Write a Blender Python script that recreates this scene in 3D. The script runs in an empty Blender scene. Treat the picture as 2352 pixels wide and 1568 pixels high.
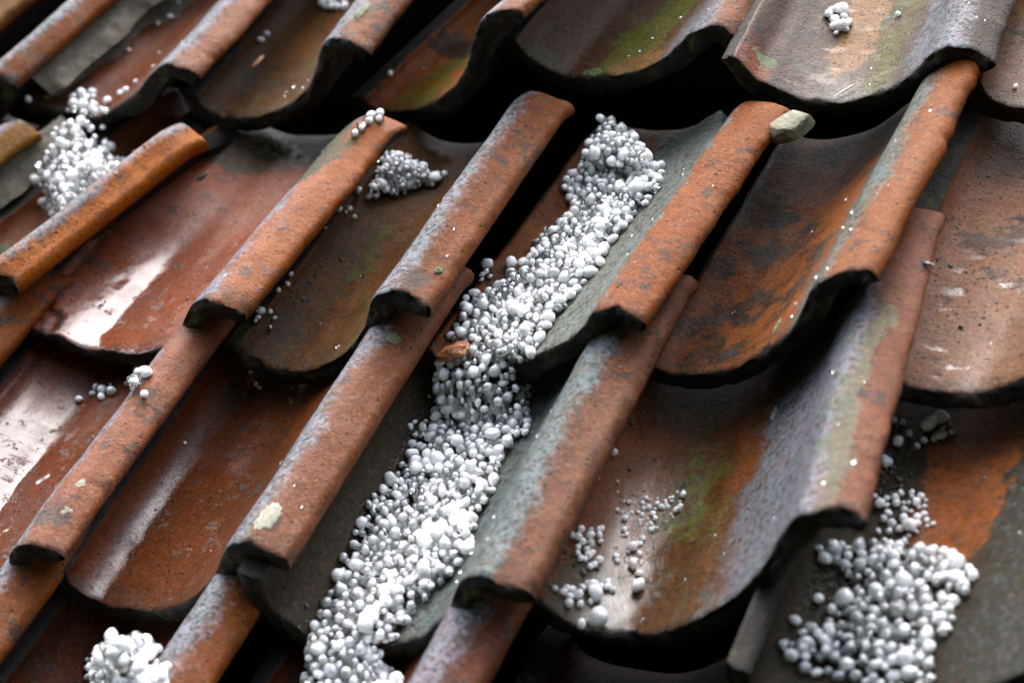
import bpy, bmesh, math, random
import numpy as np
from mathutils import Vector, Matrix, noise as mnoise

# ---------------------------------------------------------------- scale and roof frame
S = 0.2                      # one tile pitch in metres
PITCH = math.radians(45.7)   # slope of the roof
ROOF = Matrix.Translation((0, 0, 3.0)) @ Matrix.Rotation(PITCH, 4, 'X')   # x along the course, y up the slope, z off the roof
scene = bpy.context.scene
COL = scene.collection
random.seed(7); rng = np.random.default_rng(7)

CAM_POS = [6.9053, -5.3489, 5.5716]
CAM_ROT = [[0.873199, 0.340289, -0.348893], [-0.016005, 0.735515, 0.677319], [0.487101, -0.58585, 0.647698]]
FOCUS = 9.35 * S
# ---------------------------------------------------------------- camera
cam_d = bpy.data.cameras.new('camera'); cam = bpy.data.objects.new('camera', cam_d); COL.objects.link(cam)
Rc = Matrix(CAM_ROT).transposed().to_4x4()
cam.matrix_world = ROOF @ Matrix.Translation(Vector(CAM_POS) * S) @ Rc
cam_d.sensor_width = 36.0; cam_d.lens = 5200 / 2352 * 36.0
cam_d.clip_start = 0.05; cam_d.clip_end = 500.0
cam_d.dof.use_dof = True; cam_d.dof.focus_distance = FOCUS; cam_d.dof.aperture_fstop = 4.8
scene.camera = cam
# ---------------------------------------------------------------- light
SUN_EL, SUN_AZ = math.radians(68), math.radians(-20)      # azimuth from +Y (up the roof) towards +X
w = bpy.data.worlds.new('World'); scene.world = w; w.use_nodes = True
nt = w.node_tree; bg = nt.nodes['Background']
sky = nt.nodes.new('ShaderNodeTexSky'); sky.sky_type = 'NISHITA'; sky.sun_disc = False
sky.sun_elevation = SUN_EL; sky.sun_rotation = SUN_AZ; sky.air_density = 1.0; sky.dust_density = 4.0; sky.ozone_density = 1.0
hsv = nt.nodes.new('ShaderNodeHueSaturation'); hsv.inputs['Saturation'].default_value = 0.7      # thin overcast: a paler sky
nt.links.new(sky.outputs[0], hsv.inputs['Color']); nt.links.new(hsv.outputs[0], bg.inputs[0]); bg.inputs[1].default_value = 0.13
sd = bpy.data.lights.new('sun', 'SUN'); sd.energy = 1.5; sd.angle = math.radians(74); sd.color = (1.0, 0.99, 0.975)
so = bpy.data.objects.new('sun', sd); COL.objects.link(so)
sdir = Vector((math.cos(SUN_EL) * math.sin(SUN_AZ), math.cos(SUN_EL) * math.cos(SUN_AZ), math.sin(SUN_EL)))
so.rotation_euler = sdir.to_track_quat('Z', 'Y').to_euler()
scene.view_settings.view_transform = 'Standard'; scene.view_settings.look = 'None'
scene.view_settings.exposure = 2.4; scene.view_settings.gamma = 1.0; scene.view_settings.use_curve_mapping = False
scene.render.engine = 'CYCLES'
scene.cycles.max_bounces = 12; scene.cycles.transmission_bounces = 6; scene.cycles.glossy_bounces = 3; scene.cycles.diffuse_bounces = 8
scene.cycles.caustics_reflective = False; scene.cycles.caustics_refractive = False

# ---------------------------------------------------------------- surveyed data (tile pitches, roof frame)
TILES = {
 'Ub': {'r': 0.0929, 'c': 1.475, 'psi': 0.0523, 'sl': 0.13, 'prof': [[-1.07, -0.247], [-1.005, -0.279], [-0.856, -0.333], [-0.752, -0.371], [-0.646, -0.37], [-0.536, -0.327], [-0.391, -0.258], [-0.25, -0.175], [-0.126, -0.084], [0.0, -0.019], [0.051, -0.033], [0.123, -0.061], [0.163, -0.096]]},
 'Uc': {'r': 1.0668, 'c': 1.515, 'psi': -0.0019, 'sl': 0.13, 'prof': [[-0.953, -0.273], [-0.958, -0.335], [-0.916, -0.4], [-0.834, -0.424], [-0.692, -0.425], [-0.541, -0.386], [-0.412, -0.331], [-0.28, -0.247], [-0.193, -0.143], [-0.139, -0.068], [-0.077, 0.005], [0.0, 0.038], [0.048, 0.03], [0.11, 0.014], [0.175, -0.03]]},
 'Ud': {'r': 1.9972, 'c': 1.45, 'psi': 0.2268, 'sl': 0.13, 'prof': [[-1.105, -0.469], [-1.079, -0.537], [-0.964, -0.554], [-0.81, -0.509], [-0.634, -0.436], [-0.462, -0.321], [-0.331, -0.187], [-0.253, -0.082], [-0.172, 0.03], [-0.093, 0.122], [0.0, 0.187], [0.106, 0.224], [0.174, 0.221], [0.19, 0.188]]},
 'Ue': {'r': 2.8757, 'c': 1.555, 'psi': 0.0872, 'sl': 0.13, 'prof': [[-0.945, -0.104], [-0.925, -0.178], [-0.889, -0.234], [-0.822, -0.299], [-0.755, -0.34], [-0.588, -0.336], [-0.46, -0.319], [-0.342, -0.28], [-0.246, -0.232], [-0.175, -0.186], [-0.161, -0.168], [-0.078, -0.104], [0.0, -0.055], [0.072, -0.042], [0.125, -0.063], [0.162, -0.111], [0.201, -0.154]]},
 'Uf': {'r': 4.015, 'c': 1.385, 'psi': -0.0388, 'sl': 0.13, 'prof': [[-0.917, -0.035], [-0.885, -0.09], [-0.851, -0.163], [-0.806, -0.202], [-0.75, -0.25], [-0.66, -0.302], [-0.563, -0.323], [-0.494, -0.324], [-0.385, -0.299], [-0.274, -0.256], [-0.18, -0.197], [-0.113, -0.136], [-0.057, -0.091], [0.0, -0.068], [0.061, -0.082], [0.115, -0.124], [0.158, -0.161]]},
 'Mb': {'r': 1.1044, 'c': -0.105, 'psi': 0.0575, 'sl': 0.15, 'prof': [[-1.136, -0.187], [-1.138, -0.234], [-1.065, -0.254], [-0.97, -0.298], [-0.875, -0.342], [-0.788, -0.382], [-0.677, -0.382], [-0.546, -0.378], [-0.442, -0.356], [-0.348, -0.317], [-0.261, -0.259], [-0.161, -0.161], [-0.073, -0.067], [0.0, -0.013], [0.063, 0.009], [0.128, 0.006], [0.187, -0.024], [0.238, -0.053]]},
 'Mc': {'r': 2.0495, 'c': -0.105, 'psi': 0.0109, 'sl': 0.15, 'prof': [[-0.874, -0.285], [-0.863, -0.345], [-0.822, -0.393], [-0.751, -0.43], [-0.666, -0.441], [-0.556, -0.432], [-0.441, -0.377], [-0.327, -0.304], [-0.205, -0.194], [-0.125, -0.08], [-0.059, 0.005], [0.0, 0.052], [0.065, 0.048], [0.1, 0.027], [0.147, 0.0], [0.193, -0.012]]},
 'Md': {'r': 3.0037, 'c': -0.15, 'psi': 0.0752, 'sl': 0.15, 'prof': [[-0.928, -0.327], [-0.849, -0.376], [-0.705, -0.398], [-0.58, -0.388], [-0.485, -0.358], [-0.405, -0.307], [-0.265, -0.228], [-0.146, -0.143], [-0.06, -0.064], [0.0, 0.003], [0.073, 0.014], [0.138, 0.007], [0.179, -0.01], [0.211, -0.024]]},
 'Me': {'r': 3.9384, 'c': -0.045, 'psi': 0.0082, 'sl': 0.19, 'prof': [[-0.902, -0.421], [-0.826, -0.459], [-0.726, -0.464], [-0.634, -0.451], [-0.525, -0.42], [-0.412, -0.348], [-0.319, -0.275], [-0.235, -0.203], [-0.164, -0.107], [-0.104, -0.006], [-0.057, 0.052], [0.0, 0.085], [0.081, 0.118], [0.141, 0.123], [0.177, 0.103], [0.187, 0.075]]},
 'Lb': {'r': 1.9773, 'c': -1.37, 'psi': -0.0113, 'sl': 0.13, 'prof': [[-0.957, -0.207], [-0.976, -0.29], [-0.954, -0.36], [-0.899, -0.401], [-0.831, -0.42], [-0.735, -0.431], [-0.62, -0.434], [-0.526, -0.403], [-0.413, -0.336], [-0.302, -0.254], [-0.203, -0.167], [-0.124, -0.073], [-0.052, 0.009], [0.0, 0.042], [0.064, 0.042], [0.119, 0.014], [0.16, -0.015], [0.189, -0.026]]},
 'Lc': {'r': 3.0165, 'c': -1.44, 'psi': -0.0159, 'sl': 0.13, 'prof': [[-0.921, -0.043], [-0.973, -0.201], [-0.96, -0.287], [-0.907, -0.35], [-0.853, -0.413], [-0.675, -0.433], [-0.576, -0.411], [-0.462, -0.384], [-0.372, -0.344], [-0.28, -0.254], [-0.192, -0.17], [-0.121, -0.062], [-0.067, 0.006], [0.0, 0.047], [0.058, 0.052], [0.104, 0.03], [0.152, 0.013], [0.2, 0.013]]},
 'Ld': {'r': 4.1868, 'c': -1.14, 'psi': -0.1221, 'sl': 0.16, 'prof': [[-1.115, -0.242], [-1.102, -0.307], [-1.066, -0.374], [-1.011, -0.442], [-0.94, -0.482], [-0.828, -0.51], [-0.705, -0.5], [-0.627, -0.461], [-0.525, -0.414], [-0.412, -0.328], [-0.292, -0.21], [-0.208, -0.111], [-0.139, -0.006], [-0.079, 0.073], [-0.034, 0.119], [0.0, 0.129], [0.071, 0.12], [0.12, 0.105], [0.176, 0.081]]},
 'Ua': {'r': -0.9095, 'c': 1.4226, 'psi': 0.1571, 'sl': 0.13, 'prof': [[-0.957, -0.207], [-0.976, -0.29], [-0.954, -0.36], [-0.899, -0.401], [-0.831, -0.42], [-0.735, -0.431], [-0.62, -0.434], [-0.526, -0.403], [-0.413, -0.336], [-0.302, -0.254], [-0.203, -0.167], [-0.133, -0.073], [-0.084, 0.009], [-0.048, 0.042], [-0.005, 0.042], [0.033, 0.014], [0.061, -0.015], [0.08, -0.026]]},
 'Uz': {'r': -1.502, 'c': 1.473, 'psi': 0.1571, 'sl': 0.13, 'prof': [[-0.874, -0.285], [-0.863, -0.345], [-0.822, -0.393], [-0.751, -0.43], [-0.666, -0.441], [-0.556, -0.432], [-0.441, -0.377], [-0.327, -0.304], [-0.205, -0.194], [-0.133, -0.08], [-0.088, 0.005], [-0.048, 0.052], [-0.004, 0.048], [0.02, 0.027], [0.052, 0.0], [0.083, -0.012]]},
 'Ug': {'r': 5.091, 'c': 1.36, 'psi': 0.0, 'sl': 0.13, 'prof': [[-0.957, -0.177], [-0.976, -0.26], [-0.954, -0.33], [-0.899, -0.371], [-0.831, -0.39], [-0.735, -0.401], [-0.62, -0.404], [-0.526, -0.373], [-0.413, -0.306], [-0.302, -0.224], [-0.203, -0.137], [-0.124, -0.043], [-0.052, 0.039], [0.0, 0.072], [0.064, 0.072], [0.119, 0.044], [0.16, 0.015], [0.189, 0.004]]},
 'Uh': {'r': 6.1573, 'c': 1.34, 'psi': 0.0, 'sl': 0.13, 'prof': [[-0.874, -0.285], [-0.863, -0.345], [-0.822, -0.393], [-0.751, -0.43], [-0.666, -0.441], [-0.556, -0.432], [-0.441, -0.377], [-0.327, -0.304], [-0.205, -0.194], [-0.125, -0.08], [-0.059, 0.005], [0.0, 0.052], [0.065, 0.048], [0.1, 0.027], [0.147, 0.0], [0.193, -0.012]]},
 'Mz': {'r': -1.0584, 'c': -0.0019, 'psi': 0.2269, 'sl': 0.13, 'prof': [[-0.957, -0.207], [-0.976, -0.29], [-0.954, -0.36], [-0.899, -0.401], [-0.831, -0.42], [-0.735, -0.431], [-0.62, -0.434], [-0.526, -0.403], [-0.413, -0.336], [-0.302, -0.254], [-0.203, -0.167], [-0.133, -0.073], [-0.084, 0.009], [-0.048, 0.042], [-0.005, 0.042], [0.033, 0.014], [0.061, -0.015], [0.08, -0.026]]},
 'Ma': {'r': -0.0394, 'c': 0.0243, 'psi': 0.2967, 'sl': 0.14, 'prof': [[-0.874, -0.285], [-0.863, -0.345], [-0.822, -0.393], [-0.751, -0.43], [-0.666, -0.441], [-0.556, -0.432], [-0.441, -0.377], [-0.327, -0.304], [-0.205, -0.194], [-0.133, -0.08], [-0.088, 0.005], [-0.048, 0.052], [-0.004, 0.048], [0.02, 0.027], [0.052, 0.0], [0.083, -0.012]]},
 'Mf': {'r': 5.0111, 'c': -0.1567, 'psi': 0.0175, 'sl': 0.15, 'prof': [[-0.957, -0.187], [-0.976, -0.27], [-0.954, -0.34], [-0.899, -0.381], [-0.831, -0.4], [-0.735, -0.411], [-0.62, -0.414], [-0.526, -0.383], [-0.413, -0.316], [-0.302, -0.234], [-0.203, -0.147], [-0.124, -0.053], [-0.052, 0.029], [0.0, 0.062], [0.064, 0.062], [0.119, 0.034], [0.16, 0.005], [0.189, -0.006]]},
 'Mg': {'r': 6.1073, 'c': -0.16, 'psi': 0.0, 'sl': 0.15, 'prof': [[-0.874, -0.285], [-0.863, -0.345], [-0.822, -0.393], [-0.751, -0.43], [-0.666, -0.441], [-0.556, -0.432], [-0.441, -0.377], [-0.327, -0.304], [-0.205, -0.194], [-0.125, -0.08], [-0.059, 0.005], [0.0, 0.052], [0.065, 0.048], [0.1, 0.027], [0.147, 0.0], [0.193, -0.012]]},
 'La': {'r': 0.9181, 'c': -1.42, 'psi': 0.0, 'sl': 0.13, 'prof': [[-0.966, -0.187], [-0.968, -0.234], [-0.905, -0.254], [-0.825, -0.298], [-0.744, -0.342], [-0.669, -0.382], [-0.575, -0.382], [-0.464, -0.378], [-0.376, -0.356], [-0.296, -0.317], [-0.222, -0.259], [-0.137, -0.161], [-0.062, -0.067], [0.0, -0.013], [0.053, 0.009], [0.109, 0.006], [0.159, -0.024], [0.202, -0.053]]},
 'Lz': {'r': -0.1889, 'c': -1.4167, 'psi': 0.0175, 'sl': 0.13, 'prof': [[-0.957, -0.207], [-0.976, -0.29], [-0.954, -0.36], [-0.899, -0.401], [-0.831, -0.42], [-0.735, -0.431], [-0.62, -0.434], [-0.526, -0.403], [-0.413, -0.336], [-0.302, -0.254], [-0.203, -0.167], [-0.124, -0.073], [-0.052, 0.009], [0.0, 0.042], [0.064, 0.042], [0.119, 0.014], [0.16, -0.015], [0.189, -0.026]]},
 'Le': {'r': 5.1028, 'c': -1.5076, 'psi': -0.0349, 'sl': 0.16, 'prof': [[-1.1, -0.207], [-1.122, -0.29], [-1.097, -0.36], [-1.034, -0.401], [-0.955, -0.42], [-0.845, -0.431], [-0.713, -0.434], [-0.605, -0.403], [-0.475, -0.336], [-0.347, -0.254], [-0.234, -0.167], [-0.143, -0.073], [-0.06, 0.009], [0.0, 0.042], [0.073, 0.042], [0.137, 0.014], [0.184, -0.015], [0.217, -0.026]]},
 'Lf': {'r': 6.2074, 'c': -1.5067, 'psi': -0.0349, 'sl': 0.16, 'prof': [[-0.874, -0.285], [-0.863, -0.345], [-0.822, -0.393], [-0.751, -0.43], [-0.666, -0.441], [-0.556, -0.432], [-0.441, -0.377], [-0.327, -0.304], [-0.205, -0.194], [-0.125, -0.08], [-0.059, 0.005], [0.0, 0.052], [0.065, 0.048], [0.1, 0.027], [0.147, 0.0], [0.193, -0.012]]},
 'Kz': {'r': -0.1995, 'c': -2.78, 'psi': 0.0, 'sl': 0.13, 'prof': [[-0.909, -0.207], [-0.927, -0.29], [-0.906, -0.36], [-0.854, -0.401], [-0.789, -0.42], [-0.698, -0.431], [-0.589, -0.434], [-0.5, -0.403], [-0.392, -0.336], [-0.287, -0.254], [-0.193, -0.167], [-0.118, -0.073], [-0.05, 0.009], [0.0, 0.042], [0.06, 0.042], [0.113, 0.014], [0.152, -0.015], [0.18, -0.026]]},
 'Ka': {'r': 0.8073, 'c': -2.78, 'psi': 0.0, 'sl': 0.13, 'prof': [[-0.874, -0.285], [-0.863, -0.345], [-0.822, -0.393], [-0.751, -0.43], [-0.666, -0.441], [-0.556, -0.432], [-0.441, -0.377], [-0.327, -0.304], [-0.205, -0.194], [-0.125, -0.08], [-0.059, 0.005], [0.0, 0.052], [0.065, 0.048], [0.1, 0.027], [0.147, 0.0], [0.193, -0.012]]},
 'Kb': {'r': 1.8205, 'c': -2.78, 'psi': 0.0, 'sl': 0.13, 'prof': [[-0.909, -0.207], [-0.927, -0.29], [-0.906, -0.36], [-0.854, -0.401], [-0.789, -0.42], [-0.698, -0.431], [-0.589, -0.434], [-0.5, -0.403], [-0.392, -0.336], [-0.287, -0.254], [-0.193, -0.167], [-0.118, -0.073], [-0.05, 0.009], [0.0, 0.042], [0.06, 0.042], [0.113, 0.014], [0.152, -0.015], [0.18, -0.026]]},
 'Kc': {'r': 2.8873, 'c': -2.8, 'psi': 0.0, 'sl': 0.13, 'prof': [[-0.874, -0.285], [-0.863, -0.345], [-0.822, -0.393], [-0.751, -0.43], [-0.666, -0.441], [-0.556, -0.432], [-0.441, -0.377], [-0.327, -0.304], [-0.205, -0.194], [-0.125, -0.08], [-0.059, 0.005], [0.0, 0.052], [0.065, 0.048], [0.1, 0.027], [0.147, 0.0], [0.193, -0.012]]},
 'Kd': {'r': 3.931, 'c': -2.8, 'psi': 0.0, 'sl': 0.13, 'prof': [[-0.957, -0.507], [-0.976, -0.59], [-0.954, -0.66], [-0.899, -0.701], [-0.831, -0.72], [-0.735, -0.731], [-0.62, -0.734], [-0.526, -0.703], [-0.413, -0.636], [-0.302, -0.554], [-0.203, -0.467], [-0.124, -0.373], [-0.052, -0.291], [0.0, -0.258], [0.064, -0.258], [0.119, -0.286], [0.16, -0.315], [0.189, -0.326]]},
 'Ke': {'r': 5.1073, 'c': -2.8, 'psi': 0.0, 'sl': 0.13, 'prof': [[-0.874, -0.285], [-0.863, -0.345], [-0.822, -0.393], [-0.751, -0.43], [-0.666, -0.441], [-0.556, -0.432], [-0.441, -0.377], [-0.327, -0.304], [-0.205, -0.194], [-0.125, -0.08], [-0.059, 0.005], [0.0, 0.052], [0.065, 0.048], [0.1, 0.027], [0.147, 0.0], [0.193, -0.012]]},
}
PILES = [
 ['mid_up', 'Md', [[2.313, 1.436], [2.372, 1.444], [2.428, 1.433], [2.516, 1.353], [2.685, 1.172], [2.773, 0.968], [2.757, 0.848], [2.702, 0.76], [2.673, 0.62], [2.704, 0.443], [2.644, 0.3], [2.63, 0.189], [2.602, 0.061], [2.616, -0.092], [2.672, -0.314], [2.389, -0.195], [2.239, -0.175], [2.208, -0.018], [2.148, -0.009], [2.129, 0.087], [2.129, 0.225], [2.192, 0.379], [2.245, 0.535], [2.243, 0.686], [2.278, 0.846], [2.306, 0.977], [2.223, 1.095], [2.229, 1.238], [2.246, 1.347], [2.263, 1.407]], 0.08, 2400, 0.015, 0.03, 5],
 ['mid_top', 'Md', [[2.286, 1.47], [2.37, 1.47], [2.516, 1.35], [2.719, 1.052], [2.307, 1.185], [2.308, 1.382]], 0.06, 260, 0.014, 0.03, 5],
 ['mid_low', 'Lc', [[2.073, -0.062], [2.358, 0.045], [2.476, -0.059], [2.535, -0.23], [2.561, -0.392], [2.53, -0.509], [2.597, -0.7], [2.594, -0.842], [2.665, -1.016], [2.629, -1.129], [2.545, -1.262], [2.529, -1.349], [2.513, -1.435], [2.468, -1.512], [2.222, -1.505], [2.142, -1.455], [2.133, -1.374], [2.13, -1.239], [2.12, -1.134], [2.109, -0.952], [2.101, -0.813], [2.103, -0.66], [2.121, -0.511], [2.097, -0.355], [2.111, -0.229], [2.109, -0.094]], 0.08, 3000, 0.015, 0.03, 5],
 ['mid_step', 'Lc', [[2.078, -0.102], [2.419, -0.09], [2.528, -0.147], [2.601, -0.354], [2.406, -0.37], [2.137, -0.328], [2.102, -0.18]], 0.05, 480, 0.015, 0.03, 5],
 ['mid_foot', 'Kc Kb', [[2.127, -1.427], [2.392, -1.429], [2.602, -1.612], [2.901, -1.901], [2.975, -2.054], [2.163, -1.809], [2.139, -1.619], [2.122, -1.5]], 0.09, 900, 0.015, 0.032, 5],
 ['left', 'Ma', [[-0.793, 1.453], [-0.71, 1.541], [-0.585, 1.518], [-0.503, 1.468], [-0.464, 1.409], [0.246, 0.778], [0.287, 0.673], [0.264, 0.475], [0.141, 0.384], [0.041, 0.42], [-0.659, 0.962], [-0.667, 1.042], [-0.663, 1.171], [-0.741, 1.319]], 0.2, 1500, 0.013, 0.032, 5],
 ['left_lip', 'Ub', [[-0.688, 1.389], [-0.749, 1.568], [-0.768, 1.694], [-0.693, 1.706], [-0.618, 1.585], [-0.402, 1.473], [-0.09, 1.185], [-0.241, 1.193]], 0.05, 110, 0.014, 0.032, 5],
 ['small', 'Mc', [[1.198, 1.339], [1.23, 1.392], [1.315, 1.367], [1.459, 1.263], [1.384, 1.219], [1.294, 1.13], [1.224, 1.026], [1.212, 1.11], [1.203, 1.233]], 0.14, 300, 0.011, 0.027, 5],
 ['foot_left', 'Kb', [[1.202, -1.542], [1.256, -1.484], [1.84, -1.821], [1.927, -1.875], [1.965, -1.992], [2.004, -2.119], [1.315, -1.921], [1.258, -1.754]], 0.2, 1500, 0.015, 0.031, 5],
 ['foot_dim', 'Kb', [[1.025, -1.552], [1.104, -1.511], [1.189, -1.614], [1.075, -1.634]], 0.05, 30, 0.014, 0.03, 5],
 ['right', 'Le', [[3.979, -0.854], [4.003, -0.797], [4.073, -0.768], [4.174, -0.729], [4.29, -0.737], [4.383, -0.758], [4.47, -0.788], [4.537, -0.866], [4.568, -0.953], [4.585, -1.032], [4.517, -1.008], [4.534, -1.124], [4.531, -1.194], [4.493, -1.233], [4.511, -1.329], [4.558, -1.419], [4.291, -1.402], [4.123, -1.384], [4.046, -1.385], [3.996, -1.323], [4.015, -1.278], [4.043, -1.205], [4.095, -1.117], [4.145, -1.011], [4.104, -0.928], [4.029, -0.893], [3.98, -0.882]], 0.05, 800, 0.016, 0.034, 5],
 ['mf_gap', 'Le', [[4.138, -0.099], [4.168, -0.058], [4.219, -0.07], [4.253, -0.13], [4.236, -0.176], [4.173, -0.164]], 0.05, 24, 0.016, 0.036, 5],
 ['top', 'Uc', [[0.218, 2.56], [0.381, 2.546], [0.461, 2.448], [0.288, 2.498]], 0.04, 30, 0.016, 0.03, 5],
 ['la_a', 'La', [[0.405, -0.049], [0.481, -0.033], [0.998, -0.433], [1.032, -0.492], [1.032, -0.57], [0.962, -0.536], [0.444, -0.124]], 0.07, 32, 0.016, 0.034, 5],
 ['la_b', 'La', [[0.254, -0.133], [0.36, -0.13], [0.407, -0.173], [0.361, -0.215], [0.279, -0.186]], 0.03, 12, 0.016, 0.03, 5],
 ['mc_tip', 'Mc', [[1.18, 0.085], [1.181, 0.166], [1.203, 0.151], [1.215, 0.102], [1.194, 0.043], [1.181, 0.048]], 0.03, 24, 0.012, 0.024, 5],
 ['ld_a', 'Ld', [[3.06, -0.937], [3.069, -0.864], [3.103, -0.804], [3.122, -0.836], [3.116, -0.913], [3.153, -0.955], [3.14, -1.004], [3.106, -1.005]], 0.03, 75, 0.012, 0.03, 5],
 ['ld_c', 'Ld', [[3.01, -0.61], [3.008, -0.441], [3.038, -0.427], [3.124, -0.596], [3.288, -0.483], [3.326, -0.598], [3.237, -0.745], [3.276, -0.915], [3.187, -0.924], [3.096, -0.779], [3.035, -0.721]], 0.005, 70, 0.006, 0.014, 5],
 ['le_c', 'Le', [[4.067, -0.511], [4.23, -0.437], [4.316, -0.621], [4.271, -0.706], [4.135, -0.71], [4.086, -0.657]], 0.006, 34, 0.008, 0.018, 5],
 ['ld_b', 'Ld', [[3.099, -1.194], [3.148, -1.088], [3.199, -1.031], [3.236, -1.056], [3.205, -1.105], [3.177, -1.174], [3.145, -1.213]], 0.03, 70, 0.012, 0.032, 5],
 ['md_left', 'Md', [[2.07, 0.531], [2.121, 0.52], [2.155, 0.44], [2.132, 0.403], [2.099, 0.434]], 0.02, 14, 0.014, 0.026, 5],
 ['u_f', 'Uf', [[3.259, 1.966], [3.317, 2.034], [3.38, 1.952], [3.375, 1.876], [3.334, 1.854], [3.295, 1.928]], 0.02, 9, 0.018, 0.036, 5],
 ['mb_roll', 'Mb', [[1.278, 1.098], [1.295, 1.161], [1.295, 1.26], [1.347, 1.257], [1.356, 1.202], [1.313, 1.154], [1.308, 1.066]], 0.04, 16, 0.02, 0.032, 5],
 ['mc_mid', 'Mc', [[1.188, 0.877], [1.203, 0.936], [1.216, 0.899], [1.194, 0.852]], 0.015, 10, 0.012, 0.02, 5],
 ['mc_low', 'Mc', [[1.193, 1.03], [1.227, 1.083], [1.233, 1.066], [1.204, 1.017]], 0.02, 9, 0.014, 0.024, 5],
 ['mc_r', 'Mc', [[1.344, 1.299], [1.482, 1.332], [1.471, 1.283], [1.439, 1.225]], 0.02, 11, 0.014, 0.028, 5],
]
SINGLES = [['Ld', 3.245, -1.223, 0.0349], ['Ld', 3.197, -1.267, 0.0191], ['Ld', 3.311, -1.022, 0.0285], ['Ld', 3.252, -0.922, 0.022], ['Ld', 3.219, -0.836, 0.021], ['Ld', 3.031, -0.62, 0.0237], ['Ld', 3.029, -0.699, 0.0188], ['Ld', 3.296, -0.52, 0.0167], ['Ld', 3.3, -0.604, 0.0142], ['Ld', 3.013, -0.5, 0.0144], ['Ld', 3.024, -0.44, 0.0157], ['Ld', 3.005, -0.421, 0.0133], ['Ld', 3.173, -1.082, 0.0228], ['Ld', 3.286, -0.955, 0.015], ['Le', 4.119, -1.048, 0.0346], ['Le', 4.04, -1.067, 0.0206], ['Le', 3.991, -1.197, 0.0096], ['Le', 4.006, -1.198, 0.0203], ['Le', 4.094, -1.098, 0.0216], ['Le', 4.24, -0.65, 0.0256], ['Le', 4.06, -0.341, 0.0254], ['Le', 4.076, -0.22, 0.0221], ['Le', 4.125, -0.888, 0.0165], ['Le', 4.469, -1.274, 0.0104], ['Le', 4.074, -0.213, 0.0198], ['Le', 4.101, -0.167, 0.0164], ['Le', 4.161, -0.192, 0.0151], ['Le', 4.198, -0.177, 0.0151], ['Le', 4.147, -0.228, 0.0139], ['Le', 4.068, -0.338, 0.0254], ['Le', 4.026, -0.11, 0.013], ['Le', 4.06, -0.109, 0.0129], ['Uf', 3.308, 2.001, 0.0234], ['Uf', 3.28, 1.946, 0.0178], ['Uf', 3.351, 1.887, 0.0286], ['Uf', 3.37, 1.94, 0.0164], ['Uf', 3.584, 1.969, 0.0135], ['Uf', 3.34, 1.841, 0.0136], ['Uf', 2.888, 1.76, 0.0095], ['Ug', 4.203, 1.473, 0.0127], ['Uc', 0.131, 2.181, 0.0177], ['Uc', 0.131, 2.117, 0.0193], ['Ub', -0.735, 2.503, 0.0237], ['Ub', -0.632, 2.414, 0.0168], ['Ub', -0.662, 2.339, 0.0134], ['Ub', -0.782, 2.192, 0.015], ['Ub', -0.793, 2.113, 0.0166], ['Ub', -0.652, 2.548, 0.0136], ['Ub', -0.693, 2.081, 0.0116], ['Ub', -0.943, 1.528, 0.0194], ['Ub', -0.561, 1.636, 0.0225], ['Ub', -0.499, 1.678, 0.0177], ['Ub', -0.449, 1.679, 0.016], ['Ub', -0.42, 1.738, 0.0128], ['Ub', -0.924, 1.901, 0.0115], ['Ud', 0.974, 1.894, 0.0138], ['Ud', 1.068, 2.032, 0.0062], ['Lb', 1.058, -0.002, 0.0138], ['Lb', 1.108, -0.067, 0.0124], ['Lb', 1.135, -0.083, 0.0123], ['Lb', 1.01, -0.5, 0.0107], ['Mc', 1.183, 0.275, 0.0124], ['Mc', 1.182, 0.344, 0.0138], ['Mc', 1.163, 0.755, 0.0071], ['Mc', 1.187, 0.725, 0.0064], ['Mc', 1.188, 0.386, 0.0111], ['La', 0.247, -0.235, 0.0184], ['Lc', 2.078, -0.361, 0.0139], ['Lc', 2.077, -0.329, 0.0114], ['Lc', 2.504, -0.187, 0.0114], ['Lc', 2.072, -0.057, 0.0286], ['Lc', 2.457, -0.038, 0.0116], ['Lc', 2.075, -0.174, 0.009], ['Md', 2.141, 0.308, 0.025], ['Md', 2.12, 0.271, 0.0158], ['Md', 2.201, 0.545, 0.0254]]

SINGLE_LABELS = [('single0', 'large round hailstone at the lower lip of the broad lilac-grey tile'),
 ('single2', 'large flattened half-melted hailstone on the broad lilac-grey tile, right of the lower bunch'),
 ('single14', 'largest round hailstone of the lower right corner, at the left of the hail patch')]

# ---------------------------------------------------------------- helpers
def roofv(r, c, n):
    return ROOF @ Vector((r * S, c * S, n * S))

def link(o, parent=None):
    COL.objects.link(o)
    if parent is not None: o.parent = parent
    return o

def tag(o, label=None, cat=None, group=None, kind=None):
    if label: o['label'] = label
    if cat: o['category'] = cat
    if group: o['group'] = group
    if kind: o['kind'] = kind
    return o

def fbm(p, octv=4, sc=1.0):
    a = 1.0; s = 0.0; q = p * sc
    for _ in range(octv):
        s += a * mnoise.noise(q); q = q * 2.03 + Vector((3.1, 1.7, 5.3)); a *= 0.5
    return s

def interp(x, xs, ys):
    return float(np.interp(x, xs, ys))

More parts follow.
